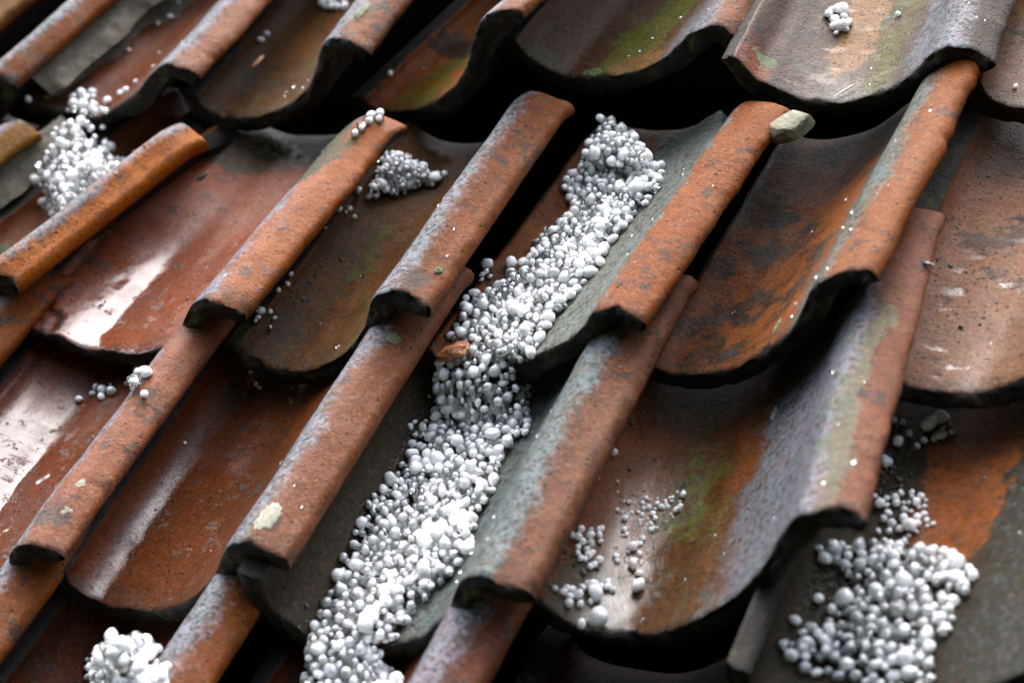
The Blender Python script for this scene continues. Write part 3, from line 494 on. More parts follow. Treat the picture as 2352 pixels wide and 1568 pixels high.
# ---------------------------------------------------------------- the tiles one by one
GU, GM, GL, GK = 'clay tiles in the top course', 'clay tiles in the middle course', 'clay tiles in the lower course', 'clay tiles in the bottom course'
EDGE = edge_material()
LOOK = {
 'Uz': (dict(c1=ORANGE, c2=REDOR, roll=OCHRE, roll2=SALMON, speck=.4), 'roof tile with smooth bright orange roll in the upper left corner'),
 'Ua': (dict(c1=REDOR, c2=BROWN, roll=SALMON, roll2=GREYBR, blot=.5, coat=0.4), 'roof tile with brown-pink roll bedded in grey mortar, near the upper left corner'),
 'Ub': (dict(c1=REDOR, c2=DKORANGE, roll=SALMON, roll2=SALMON, film=.25, filmw=(.1, .45), moss=.35, mossw=(.45, .8), coat=0.6, speck=.35,
        extra=[(.2, .8, .3, .5, REDOR, .5)]), 'wet orange-red roof tile with hail spilling over its lower lip'),
 'Uc': (dict(c1=(.36, .13, .022), c2=(.20, .085, .016), roll=SALMON, roll2=GREYBR, moss=.6, mossw=(.3, .75), speck=.9, film=.15, filmw=(.3, .5), coat=0.3), 'dark brown-orange speckled roof tile with lichen on its roll, top row left of centre'),
 'Ud': (dict(c1=ORANGE, c2=ORANGE, roll=SALMON, roll2=ORANGE, moss=.85, mossw=(.3, .78), blot=.35, speck=.4, film=.1,
        extra=[(.35, .55, .25, .12, (.02, .015, .01), .9)], coat=0.25), 'small skewed roof tile, bright orange with olive moss and a thick dark S-shaped lip'),
 'Ue': (dict(grime=.15, c1=(.34, .22, .155), c2=(.30, .15, .09), roll=SALMON, roll2=GREYBR, moss=.9, mossw=(.42, .60), speck=.7, pits=.9, fla=.35, flw=(.66, .84), film=.7, filmw=(.34, .60), filmv=.15, coat=0.4,
        extra=[(.50, .45, .085, .75, (.20, .22, .02), .85), (.56, .10, .10, .12, OCHRE, .9), (.18, .05, .12, .06, (.16, .16, .08), .7)]), 'pitted grey-brown roof tile with a green streak and a water-filled lip, top centre'),
 'Uf': (dict(wet2=.4, c1=(.21, .15, .115), c2=(.24, .11, .075), roll=GREYBR, roll2=(.10, .095, .085), moss=.9, mossw=(.40, .56), speck=.8, pits=1., fla=.65, flw=(.58, .86), film=.6, filmw=(.30, .46), filmv=.1, coat=0.45,
        extra=[(.32, .52, .09, .35, OCHRE, .9), (.08, .10, .07, .06, REDOR, .7), (.10, .02, .05, .12, ORANGE, .5)]), 'grey-green pitted roof tile with puddle and a few hailstones, top right'),
 'Ug': (dict(c1=OCHRE, c2=TAN, roll=TAN, roll2=TAN, speck=.8, pits=1., coat=0.2), 'sandy orange pitted roof tile cut by the right edge of the photo, top row'),
 'Uh': (dict(c1=OCHRE, c2=REDOR), 'clay roof tile beyond the right edge, top row'),
 'Mz': (dict(c1=ORANGE, c2=REDOR, roll=OCHRE, roll2=GREYBR, speck=.6), 'roof tile with sandy ochre roll bedded in crumbling mortar at the left edge'),
 'Ma': (dict(c1=ORANGE, c2=REDOR, roll=(.85, .24, .03), roll2=(.70, .19, .035), fla=.25, grime=.1, moss=.7, mossw=(.4, .7), speck=.35, film=.3, coat=0.6), 'roof tile with bright orange roll and a tall heap of hail in its trough'),
 'Mb': (dict(wetdark=.82, c1=(.44, .19, .14), c2=(.46, .17, .11), roll=SALMON, roll2=(.30, .13, .09), film=.95, filmw=(.12, .50), speck=.3, coat=0.75, pits=.5, grain=.7,
        extra=[(.62, .9, .14, 1.2, REDOR, .75), (.75, 1.05, .16, .25, OLIVE, .85), (.5, 1.75, .9, .42, (.05, .040, .014), .9)]), 'glossy salmon-pink roof tile with a wet sky reflection and a chipped left corner'),  # last patch paints the shade below the upper course into the colour
 'Mc': (dict(c1=(.34, .12, .022), c2=(.18, .075, .016), roll=SALMON, roll2=SALMON, fla=.55, flw=(.66, .86), moss=.7, mossw=(.25, .7), speck=.8, film=.2, filmw=(.2, .4), coat=0.3,
        extra=[(.9, .1, .06, .05, GREYBR, .9)]), 'dark olive-brown roof tile with a small triangular heap of hail'),
 'Md': (dict(wet2=.2, c1=ORANGE, c2=(.30, .085, .02), roll=(.50, .17, .07), roll2=SALMON, fla=1.0, flw=(.40, .80), fl1=(.30, .36, .34), fl2=(.25, .28, .20), speck=.4, film=.1, coat=0.15), 'roof tile with smooth grey-green flank, filled by upper half of the hail drift'),
 'Me': (dict(c1=(.62, .17, .02), c2=(.50, .13, .018), roll=(.50, .17, .06), roll2=(.42, .14, .06), fla=.95, flw=(.60, .82), fl1=(.17, .22, .215), fl2=(.12, .16, .09), moss=.35, mossw=(.50, .64), blot=.72, blotc=(.022, .016, .006), speck=.6, coat=0.12), 'roof tile with fiery orange black-mottled trough and wide orange roll'),
 'Mf': (dict(wetdark=1.0, wet2=.7, c1=(.40, .24, .17), c2=(.42, .23, .155), roll=TAN, roll2=SALMON, speck=.35, pits=1., film=.8, filmw=(.36, .47), filmv=.5, coat=0.35,
        extra=[(.62, .5, .19, 2.2, (.28, .10, .024), .8)]), 'tan roof tile with a rippled line of water at the right edge'),
 'Mg': (dict(c1=TAN, c2=REDOR), 'clay roof tile beyond the right edge, middle row'),
 'Lz': (dict(c1=SALMON, c2=REDOR), 'clay roof tile at the far left of the lower course'),
 'La': (dict(wetdark=.72, c1=(.34, .16, .12), c2=REDOR, roll=(.42, .18, .115), roll2=SALMON, fla=.5, flw=(.66, .83), film=1., filmw=(.05, .60), filmv=1.1, speck=.5, coat=0.8, grain=.7,
        extra=[(.6, .7, .14, 1.4, (.20, .06, .016), .8), (.9, .2, .08, .07, GREYBR, .8)]), 'wet red-brown roof tile with mirror-like water sheet at the left edge'),
 'Lb': (dict(c1=(.40, .12, .05), c2=(.30, .085, .025), roll=(.42, .18, .11), roll2=SALMON, fla=.7, flw=(.66, .84), film=.95, filmw=(.10, .66), filmv=.9, speck=.5, coat=0.75, lilac=.3), 'glossy red-brown roof tile with a large pale lichen spot on its roll'),
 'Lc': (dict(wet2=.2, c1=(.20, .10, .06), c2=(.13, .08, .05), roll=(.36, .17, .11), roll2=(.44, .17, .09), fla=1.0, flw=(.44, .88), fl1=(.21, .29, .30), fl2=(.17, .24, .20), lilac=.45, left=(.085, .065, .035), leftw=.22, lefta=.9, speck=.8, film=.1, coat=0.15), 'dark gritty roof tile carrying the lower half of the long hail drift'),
 'Ld': (dict(wet2=.6, c1=(.48, .14, .03), c2=(.24, .10, .03), roll=(.40, .17, .11), roll2=(.36, .15, .10), fla=.9, flw=(.50, .82), lilac=.4, moss=.55, mossw=(.3, .5), speck=.6, film=.8, filmw=(.15, .42), coat=0.35,
        extra=[(.86, .55, .05, .6, GREENGREY, .6), (.16, .08, .14, .2, (.10, .09, .05), .8)]), 'broad roof tile with lilac-grey flank and scattered hailstones, lower right'),
 'Le': (dict(c1=(.12, .085, .05), c2=(.08, .075, .04), roll=GREENGREY, roll2=GREYBR, fla=.9, flw=(.50, .9), fl1=(.06, .065, .05), fl2=(.045, .055, .035), speck=.9, film=.3, filmw=(.2, .5), coat=0.25,
        extra=[(.40, 1.15, .12, .5, ORANGE, .9)]), 'dark mossy roof tile with orange streak and wide hail patch, lower right'),
 'Lf': (dict(c1=BROWN, c2=REDOR), 'clay roof tile beyond the right edge, lower row'),
 'Kz': (dict(c1=REDOR, c2=BROWN, roll=SALMON, roll2=REDOR), 'clay roof tile at the lower left corner of the photo, bottom course'),
 'Ka': (dict(c1=REDOR, c2=BROWN, roll=SALMON, roll2=(.40, .15, .08), fla=.6, flw=(.66, .86), coat=0.5), 'roof tile with only its pinkish roll showing in the lower left corner'),
 'Kb': (dict(c1=REDOR, c2=BROWN, roll=SALMON, roll2=(.42, .15, .08), fla=.8, flw=(.66, .88), coat=0.5), 'roof tile with grey-green and salmon roll beside the bottom left hail heap'),
 'Kc': (dict(c1=BROWN, c2=REDOR, roll=(.34, .14, .09), roll2=(.20, .11, .09), fla=.9, flw=(.66, .90), lilac=.6, coat=0.5), 'roof tile with a dull red and lilac roll emerging at the bottom centre'),
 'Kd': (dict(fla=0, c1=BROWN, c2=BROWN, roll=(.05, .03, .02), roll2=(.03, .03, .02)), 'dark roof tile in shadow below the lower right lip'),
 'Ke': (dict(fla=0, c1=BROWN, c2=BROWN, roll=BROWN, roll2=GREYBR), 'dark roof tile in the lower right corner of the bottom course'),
}
TILES['Mb']['chip'] = (0.02, 0.03, 0.13, 0.20, 0.035)
for k in ('Uh', 'Mg', 'Lf', 'Lz', 'Kz', 'Kd', 'Ke'): TILES[k]['vis'] = False
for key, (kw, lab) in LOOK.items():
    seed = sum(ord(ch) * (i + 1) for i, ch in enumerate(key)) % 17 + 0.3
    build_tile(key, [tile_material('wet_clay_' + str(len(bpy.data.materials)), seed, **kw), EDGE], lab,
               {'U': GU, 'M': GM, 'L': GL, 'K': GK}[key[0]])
ROWS = {c: [k for k in TILES if k[0] == c] for c in 'UMLK'}

# the roof runs on past the frame: plain repeats of the same tiles
def repeat_tile(src, r, c, psi=0.0):
    o = TILES[src]; ob = o['ob'].copy(); link(ob)
    ob.matrix_world = ROOF @ Matrix.Translation((r * S, c * S, 0)) @ Matrix.Rotation(-psi, 4, 'Z')
    tag(ob, 'plain clay roof tile of the courses beyond the edge of the photo', 'clay tile', 'clay tiles beyond the frame')
srcs = ['Mc', 'Uc', 'Mb', 'Md', 'Uf', 'Mf', 'Lb', 'Me', 'Ub', 'Mc', 'Uf', 'Mb', 'Me']
for i in range(12): repeat_tile(srcs[i], -3.6 + i * 1.06, 2.92 + 0.03 * math.sin(i * 2.1), 0.02 * math.sin(i))
for j, (c, lo, hi) in enumerate([(1.45, -2.7, 7.25), (0.0, -2.25, 7.2), (-1.42, -1.3, 7.3), (-2.78, -1.25, 6.2)]):
    for k in range(2):
        repeat_tile(srcs[j * 2 + k], lo - k * 1.06, c + 0.02 * k, 0.05)
        repeat_tile(srcs[j * 2 + k + 2], hi + k * 1.06, c - 0.02 * k)
# ---------------------------------------------------------------- the deck below and the ground far beneath
def sheet(name, corners, thick, mat, kind='structure'):
    bm = bmesh.new()
    top = [bm.verts.new(c) for c in corners]
    nrm = (Vector(corners[1]) - Vector(corners[0])).cross(Vector(corners[2]) - Vector(corners[0])).normalized()
    bot = [bm.verts.new(Vector(c) - nrm * thick) for c in corners]
    bm.faces.new(top); bm.faces.new(bot[::-1])
    for i in range(4):
        bm.faces.new((top[i], bot[i], bot[(i + 1) % 4], top[(i + 1) % 4]))
    me = bpy.data.meshes.new(name); bm.to_mesh(me); bm.free(); me.materials.append(mat)
    o = bpy.data.objects.new(name, me); link(o); o['kind'] = kind
    return o
DECK = rough_material('near_black_deck', (.003, .003, .0025), (.005, .004, .003), (.008, .006, .005), 6, .003, .9, 0)  # near-black colour deepens the shade in the gaps under the tiles
sheet('roof_deck', [roofv(-4.6, -3.2, -1.05), roofv(8.4, -3.2, -1.05), roofv(8.4, 4.5, -1.05), roofv(-4.6, 4.5, -1.05)], .02, DECK)
GRD = rough_material('dark_ground', (.012, .018, .006), (.02, .024, .010), (.03, .028, .016), .6, .02, .95, 0)
sheet('ground', [(-60, -60, 0), (60, -60, 0), (60, 60, 0), (-60, 60, 0)], .1, GRD)
# unseen slope added behind the camera to keep low sky off the tile lips
def sky_block_slope():
    V = []; F = []; nx, ny = 60, 40
    for j in range(ny):
        for i in range(nx):
            x = -60 + 120 * i / (nx - 1); y = -4.0 - 50 * (j / (ny - 1)) ** 1.3
            t = min(1, max(0, (-y - 4.0) / 11.0)); t = t * t * (3 - 2 * t)
            h = 17 * t * max(0.0, 1 - (max(0, abs(x - 4) - 14) / 30)) + 1.6 * fbm(Vector((x * .12, y * .12, 0)), 4) * t
            V.append((x, y, h + 0.004))
    for j in range(ny - 1):
        for i in range(nx - 1):
            a = j * nx + i; F.append((a, a + nx, a + nx + 1, a + 1))
    me = bpy.data.meshes.new('sky_block_slope'); me.from_pydata(V, [], F); me.materials.append(GRD)
    o = bpy.data.objects.new('sky_block_slope', me); link(o); o['kind'] = 'structure'
sky_block_slope()
# ---------------------------------------------------------------- hail
def ice_material(name, clear):
    T = NT(name)
    tc = T.n('ShaderNodeTexCoord'); geo = T.n('ShaderNodeNewGeometry'); oi = T.n('ShaderNodeObjectInfo')
    r = T.math('FRACT', T.add(geo.outputs['Random Per Island'], oi.outputs['Random']))
    P = geo.outputs['Position']
    n = T.noise(P, 260.0, 3, 0.6); nb = T.noise(P, 900.0, 2, 0.5)
    bs = T.n('ShaderNodeBsdfPrincipled')
    b = T.n('ShaderNodeBump'); b.inputs['Strength'].default_value = 0.35; b.inputs['Distance'].default_value = 0.0006
    T.set(b.inputs['Height'], T.add(T.math('MULTIPLY', n, 0.8), T.math('MULTIPLY', nb, 0.2)))
    if clear:
        # a thin clear shell: lets light through to the milky core, glints at its surface
        lw = T.n('ShaderNodeLayerWeight'); lw.inputs['Blend'].default_value = 0.35
        T.t.links.new(b.outputs[0], lw.inputs['Normal'])
        tr = T.n('ShaderNodeBsdfTransparent'); T.set(tr.inputs[0], T.mix(T.step(lw.outputs['Facing'], 0.2, 1.0), (0.985, 0.99, 0.99), (0.72, 0.76, 0.78)))
        gl = T.n('ShaderNodeBsdfGlossy'); gl.inputs['Roughness'].default_value = 0.04
        T.t.links.new(b.outputs[0], gl.inputs['Normal'])
        fr = T.n('ShaderNodeFresnel'); fr.inputs['IOR'].default_value = 1.33
        T.t.links.new(b.outputs[0], fr.inputs['Normal'])
        ms = T.n('ShaderNodeMixShader'); T.set(ms.inputs[0], T.add(fr.outputs[0], 0.04))
        T.t.links.new(tr.outputs[0], ms.inputs[1]); T.t.links.new(gl.outputs[0], ms.inputs[2])
        T.t.links.new(ms.outputs[0], T.out.inputs[0])
        return T.m
    else:
        T.set(bs.inputs['Base Color'], T.mix(T.mul(T.step(r, 0.55, 1.0), 0.8), (0.975, 0.98, 0.98), (0.86, 0.88, 0.89)))
        T.set(bs.inputs['Roughness'], 0.22)
        bs.inputs['IOR'].default_value = 1.31
        bs.inputs['Subsurface Weight'].default_value = 0.85
        bs.inputs['Subsurface Radius'].default_value = (1.0, 1.0, 1.0); bs.inputs['Subsurface Scale'].default_value = 0.008
        T.set(bs.inputs['Transmission Weight'], T.step(T.add(r, T.math('MULTIPLY', T.math('SUBTRACT', n, 0.5), 0.5)), 0.5, 1.05, 0.0, 0.35))
        bs.inputs['Coat Weight'].default_value = 1.0; bs.inputs['Coat Roughness'].default_value = 0.04; bs.inputs['Coat IOR'].default_value = 1.33
        T.t.links.new(b.outputs[0], bs.inputs['Normal'])
    T.t.links.new(bs.outputs[0], T.out.inputs[0])
    return T.m
ICE = ice_material('milky_ice', False); GLASS = ice_material('clear_ice', True)

def ico(sub):
    bm = bmesh.new(); bmesh.ops.create_icosphere(bm, subdivisions=sub, radius=1.0)
    v = np.array([x.co[:] for x in bm.verts]); f = np.array([[q.index for q in x.verts] for x in bm.faces]); bm.free()
    return v, f
V3, F3 = ico(3); V2, F2 = ico(2)
def stone_shape(V, seed):
    r = np.random.default_rng(seed)
    sc = np.array([r.uniform(.85, 1.18), r.uniform(.85, 1.15), r.uniform(.70, .98)])
    out = V.copy()
    d = np.array([fbm(Vector(v) * 0.9 + Vector((seed * 1.7, 0, 0)), 3) for v in V])
    out = out * (1 + 0.22 * d)[:, None] * sc
    if r.random() < 0.3:                                # a blunt point, as melting stones have
        a = r.normal(size=3); a /= np.linalg.norm(a)
        t = np.clip(V @ a, 0, 1) ** 6
        out += a * (t * r.uniform(.10, .30))[:, None]
    if r.random() < 0.35:                               # a flattened side
        a = r.normal(size=3); a /= np.linalg.norm(a); lim = r.uniform(.6, .8)
        t = np.maximum(out @ a - lim, 0); out -= a * (t * 0.8)[:, None]
    return out
NSH = 22
def CR_(i): return 0.56 + 0.30 * ((i * 7) % 11) / 10.0
SH3 = [stone_shape(V3, i + 1) for i in range(NSH)]; SH2 = [stone_shape(V2, i + 1) for i in range(NSH)]

def in_poly(x, y, poly):
    ins = np.zeros(np.shape(x), bool); n = len(poly); j = n - 1
    for i in range(n):
        xi, yi = poly[i]; xj, yj = poly[j]
        if yi != yj:
            c = ((yi > y) != (yj > y)) & (x < (xj - xi) * (y - yi) / (yj - yi) + xi)
            ins ^= c
        j = i
    return ins
def edge_dist(x, y, poly):
    d = 9.0; n = len(poly)
    for i in range(n):
        ax, ay = poly[i]; bx, by = poly[(i + 1) % n]
        l = (bx - ax) ** 2 + (by - ay) ** 2 + 1e-9
        t = max(0, min(1, ((x - ax) * (bx - ax) + (y - ay) * (by - ay)) / l))
        d = min(d, math.hypot(x - ax - t * (bx - ax), y - ay - t * (by - ay)))
    return d

CELL = 0.006
class Field:
    """height field of the tiles of some courses, onto which stones are dropped"""
    def __init__(self, keys, x0, x1, y0, y1):
        self.x0, self.y0 = x0, y0
        gx = np.arange(x0, x1, CELL); gy = np.arange(y0, y1, CELL)
        X, Y = np.meshgrid(gx, gy, indexing='ij'); self.X, self.Y = X, Y
        H = np.full(X.shape, -1.0)
        for k in keys.split(): H = np.maximum(H, surf(k, X, Y))
        self.H = H; self.B = H.copy()
    def rest(self, x, y, a):
        i0 = max(0, int((x - a - self.x0) / CELL)); i1 = int((x + a - self.x0) / CELL) + 2
        j0 = max(0, int((y - a - self.y0) / CELL)); j1 = int((y + a - self.y0) / CELL) + 2
        sl = (slice(i0, i1), slice(j0, j1))
        d2 = (self.X[sl] - x) ** 2 + (self.Y[sl] - y) ** 2
        m = d2 < a * a
        if not m.any(): return None
        cap = np.sqrt(np.maximum(a * a - d2, 0))
        return float((self.H[sl] + cap)[m].max()), sl, m, cap
    def put(self, z, sl, m, cap):
        h = self.H[sl]; h[m] = np.maximum(h[m], z + cap[m] * 0.86)

SLV, SLF = [], []
def loc_x(key, x, y):
    o = TILES[key]; return (x - o['r']) * math.cos(o['psi']) - (y - o['c']) * math.sin(o['psi'])
def slush(F, fac):
    lim = .12 if fac < .5 else .04
    """the half-melted ice that fills the gaps between the stones of a drift"""
    st = 2; D = np.maximum(F.H - F.B, 0)
    Dm = D.copy()
    for _ in range(5):
        P_ = np.pad(Dm, 1, mode='edge')
        Dm = (P_[:-2, 1:-1] + P_[2:, 1:-1] + P_[1:-1, :-2] + P_[1:-1, 2:] + P_[1:-1, 1:-1]) / 5
    Dm = np.minimum(Dm, D + .01)
    Hs = F.B + np.where(D > 0.012, Dm * fac, -0.03)
    Hs, X, Y, Dd = Hs[::st, ::st], F.X[::st, ::st], F.Y[::st, ::st], D[::st, ::st]
    nx, ny = X.shape; base = sum(len(v) for v in SLV)
    V = np.stack([X, Y, Hs], -1).reshape(-1, 3) * S
    idx = np.arange(nx * ny).reshape(nx, ny)
    Bs = F.B[::st, ::st]; jump = np.maximum(np.abs(Bs[1:, :-1] - Bs[:-1, :-1]), np.abs(Bs[:-1, 1:] - Bs[:-1, :-1])) + np.abs(Bs[1:, 1:] - Bs[:-1, :-1])
    ok = (Dd[:-1, :-1] > 0.012) & (Dd[1:, 1:] > 0.012) & (Bs[:-1, :-1] > -.95) & (jump < lim * 2) & (np.abs(Hs[1:, :-1] - Hs[:-1, :-1]) < lim) & (np.abs(Hs[:-1, 1:] - Hs[:-1, :-1]) < lim) & (np.abs(Hs[1:, 1:] - Hs[:-1, :-1]) < lim * 1.3) & (Dd[1:, :-1] > 0.012) & (Dd[:-1, 1:] > 0.012)
    a, b, c, d = idx[:-1, :-1][ok], idx[1:, :-1][ok], idx[1:, 1:][ok], idx[:-1, 1:][ok]
    SLV.append(V); SLF.append(np.concatenate([np.stack([a, b, c], 1), np.stack([a, c, d], 1)]) + base)
def body(F, E):
    st = 2; H, X, Y, e = F.H[::st, ::st] - .09, F.X[::st, ::st], F.Y[::st, ::st], E[::st, ::st]
    nx, ny = X.shape; base = sum(len(v) for v in SLV); idx = np.arange(nx * ny).reshape(nx, ny)
    ok = (e[:-1, :-1] > .004) & (e[1:, 1:] > .004) & (F.B0[::st, ::st][:-1, :-1] > -.95) & (F.B0[::st, ::st][1:, 1:] > -.95)
    h4 = np.stack([H[:-1, :-1], H[1:, :-1], H[1:, 1:], H[:-1, 1:]]); ok &= (h4.max(0) - h4.min(0)) < .10
    a, b, c, d = idx[:-1, :-1][ok], idx[1:, :-1][ok], idx[1:, 1:][ok], idx[:-1, 1:][ok]
    SLV.append(np.stack([X, Y, H], -1).reshape(-1, 3) * S)
    SLF.append(np.concatenate([np.stack([a, b, c], 1), np.stack([a, c, d], 1)]) + base)
stones = []        # x, y, z, radius, pile name
SINK = 0.36
for (name, rows, poly, hh, cnt, rmin, rmax, K) in PILES:
    if len(poly) < 3: continue
    r = np.random.default_rng(len(name) * 7 + cnt)
    xs = [p[0] for p in poly]; ys = [p[1] for p in poly]
    F = Field(rows, min(xs) - .08, max(xs) + .08, min(ys) - .08, max(ys) + .08)
    if name == 'mid_step':                              # the spill fills the step below the lip of the tile above
        lip = np.interp(F.X, [2.05, 2.15, 2.33, 2.44, 2.56, 2.70], [-.60, -.36, -.35, -.35, -.38, -.60])
        ramp = np.where(F.Y < -0.105, lip - (-0.105 - F.Y) * 0.85, -1)
        F.H = np.maximum(F.H, ramp); F.B = F.H.copy()
    if name == 'mid_foot':                              # and again at the lip of the tile below
        lip = np.interp(F.X, [1.98, 2.10, 2.2, 2.40, 2.50, 2.62], [-.66, -.46, -.39, -.39, -.46, -.68])
        ramp = np.where(F.Y < -1.43, lip - (-1.43 - F.Y) * 0.35, -1)
        F.H = np.maximum(F.H, ramp); F.B = F.H.copy()
    if name == 'mid_top': F.H = np.where(F.B > -.95, F.B + 0.13, F.B); F.B = F.H.copy()
    if hh >= .2:                                        # tall heaps: a rounded body of packed ice under the loose stones
        gx, gy = F.X[::4, ::4], F.Y[::4, ::4]; E = np.zeros(gx.shape)
        ins = in_poly(gx, gy, poly)
        if name == 'left': ins &= loc_x('Ma', gx, gy) < -.20
        for a_, b_ in zip(*np.nonzero(ins)): E[a_, b_] = edge_dist(gx[a_, b_], gy[a_, b_], poly)
        E = np.repeat(np.repeat(E, 4, 0), 4, 1)[:F.X.shape[0], :F.X.shape[1]]
        for _ in range(16):
            P_ = np.pad(E, 2, mode='edge'); E = (P_[4:, 2:-2] + P_[:-4, 2:-2] + P_[2:-2, 4:] + P_[2:-2, :-4] + P_[2:-2, 2:-2]) / 5
        F.H = F.H + hh * np.clip(E / (E.max() + 1e-6), 0, 1) ** 0.7; F.B0 = F.B; F.B = F.H.copy(); hh = .10
        body(F, E)
    fails = 0; done = 0
    while done < cnt and fails < 700:
        a = rmin + (rmax - rmin) * r.random() ** 1.5
        if r.random() < 0.006: a *= 1.3
        best = None
        for _ in range(K * 3):
            x = r.uniform(min(xs), max(xs)); y = r.uniform(min(ys), max(ys))
            if not in_poly(np.array(x), np.array(y), poly): continue
            if name == 'left' and loc_x('Ma', x, y) > -.20: continue
            q = F.rest(x, y, a)
            if q is None: continue
            z = q[0]
            ij = (min(F.H.shape[0] - 1, int((x - F.x0) / CELL)), min(F.H.shape[1] - 1, int((y - F.y0) / CELL)))
            over = z + a - F.B[ij]
            e = edge_dist(x, y, poly)
            allow = hh * min(1.0, (e + 0.03) / 0.12) + 2 * a * 0.9
            if over > allow: continue
            if best is None or z < best[0]: best = (z, x, y, q)
            if best and _ > K: break
        if best is None: fails += 1; continue
        z, x, y, q = best; z -= a * SINK
        F.put(z, q[1], q[2], q[3]); stones.append((x, y, z, a, name)); done += 1
    if cnt >= 160 and not hasattr(F, 'B0'): slush(F, 0.76)
nsingle0 = len(stones)
for i, (rows, x, y, a) in enumerate(SINGLES):
    F = Field(rows, x - a - .02, x + a + .03, y - a - .02, y + a + .03)
    q = F.rest(x, y, a)
    if q is None: continue
    stones.append((x, y, q[0] - a * 0.15, a, 'single%d' % i))
print('hailstones', len(stones))

PN = {
 'mid_up': ('in the upper half of the long drift', 'hail of the long drift, upper half'),
 'mid_top': ('at the upper tip of the long drift, below the top course', 'hail at the upper tip of the drift'),
 'mid_low': ('in the lower half of the long drift, on the dark gritty tile', 'hail of the long drift, lower half'),
 'mid_step': ('spilling over the step in the middle of the long drift', 'hail spilling over the step of the drift'),
 'mid_foot': ('in the bottom edge heap below the long drift', 'hail heap at the foot of the long drift'),
 'left': ('in the tall heap above the bright orange roll', 'hail in the tall left heap'),
 'left_lip': ('on the orange-red lip above the tall left heap', 'hail on the lip over the left heap'),
 'small': ('in the small triangular heap on the olive-brown tile', 'hail in the small triangular heap'),
 'foot_left': ('in the shaded heap at the bottom left edge', 'hail in the bottom left heap'),
 'foot_dim': ('in the dim scatter beside the bottom left heap', 'hail left of the bottom left heap'),
 'right': ('in the wide blurred patch, lower right corner', 'hail in the lower right patch'),
 'mf_gap': ('in the shaded cluster under the tan tile', 'hail under the tan tile'),
 'top': ('in the small cluster at the top edge', 'hail at the top edge'),
 'la_a': ('in the shaded cluster under the glossy salmon tile', 'hail under the salmon tile'),
 'la_b': ('in the faint cluster deep under the salmon tile', 'faint hail under the salmon tile'),
 'mc_tip': ('in the tight bunch at the olive-brown tile lower left', 'hail bunch on the olive-brown tile'),
 'ld_a': ('in the upper bunch on the broad lilac-grey tile', 'upper hail bunch on the lilac-grey tile'),
 'ld_c': ('in the fine sprinkle on the broad lilac-grey tile', 'fine hail on the lilac-grey tile'),
 'le_c': ('in the fine slush above the lower right patch', 'fine slush above the lower right patch'),
 'ld_b': ('in the lower bunch on the broad lilac-grey tile', 'lower hail bunch on the lilac-grey tile'),
 'md_left': ('in the sparse bunch left of the long drift', 'sparse hail left of the long drift'),
 'u_f': ('in the bunch on the grey-green tile, top right', 'hail bunch on the top right tile'),
 'mb_roll': ('in the row on the upper end of a roll', 'hail on the end of a roll'),
 'mc_mid': ('in the ring of tiny drops, olive-brown tile', 'tiny hail on the olive-brown tile'),
 'mc_low': ('at the lower foot of the small triangular heap', 'hail at the foot of the small heap'),
 'mc_r': ('in the melting tail right of the small triangular heap', 'hail right of the small heap'),
}
# how large each stone shows from the camera
CP = np.array(CAM_POS); CR = np.array(CAM_ROT)
A = np.array([s[:3] for s in stones]); RAD = np.array([s[3] for s in stones])
q = (A - CP) @ CR.T; px = 600 + 2600 * q[:, 0] / -q[:, 2]; py = 400 - 2600 * q[:, 1] / -q[:, 2]; pr = 2600 * RAD / -q[:, 2]
buf = np.full((800, 1200), -1, np.int32)
for i in np.argsort(q[:, 2]):
    i0, i1 = int(max(0, px[i] - pr[i])), int(min(1199, px[i] + pr[i])); j0, j1 = int(max(0, py[i] - pr[i])), int(min(799, py[i] + pr[i]))
    if i1 < i0 or j1 < j0: continue
    yy, xx = np.mgrid[j0:j1 + 1, i0:i1 + 1]
    m = (xx - px[i]) ** 2 + (yy - py[i]) ** 2 < pr[i] ** 2
    buf[j0:j1 + 1, i0:i1 + 1][m] = i
area = np.bincount(buf[buf >= 0], minlength=len(stones))
order = np.argsort(-area)
inside = (px > 6) & (px < 1170) & (py > 4) & (py < 778)
chosen = set([int(i) for i in order if inside[i]][:290])

rr = np.random.default_rng(3)
kinds = rr.random(len(stones)) < 0.55
for i_, s_ in enumerate(stones):
    if s_[4].startswith('single') or s_[4] in ('ld_a', 'ld_b', 'ld_c', 'le_c', 'u_f', 'top'): kinds[i_] = False
kinds_done = True                     # True: glassy shell round a milky core
shp = rr.integers(0, NSH, len(stones))
def rand_rot():
    u = rr.normal(size=4); u /= np.linalg.norm(u); a, b, c, d = u
    return np.array([[1 - 2 * (c * c + d * d), 2 * (b * c - a * d), 2 * (b * d + a * c)],
                     [2 * (b * c + a * d), 1 - 2 * (b * b + d * d), 2 * (c * d - a * b)],
                     [2 * (b * d - a * c), 2 * (c * d + a * b), 1 - 2 * (b * b + c * c)]])
def np_mesh(name, V, F, mats, midx):
    me = bpy.data.meshes.new(name)
    me.vertices.add(len(V)); me.vertices.foreach_set('co', np.asarray(V, np.float32).ravel())
    me.loops.add(len(F) * 3); me.loops.foreach_set('vertex_index', np.asarray(F, np.int32).ravel())
    me.polygons.add(len(F)); me.polygons.foreach_set('loop_start', np.arange(0, len(F) * 3, 3, dtype=np.int32))
    me.polygons.foreach_set('loop_total', np.full(len(F), 3, np.int32))
    me.polygons.foreach_set('material_index', np.asarray(midx, np.int32))
    me.polygons.foreach_set('use_smooth', np.ones(len(F), bool))
    for m in mats: me.materials.append(m)
    me.update(); me.validate()
    return me
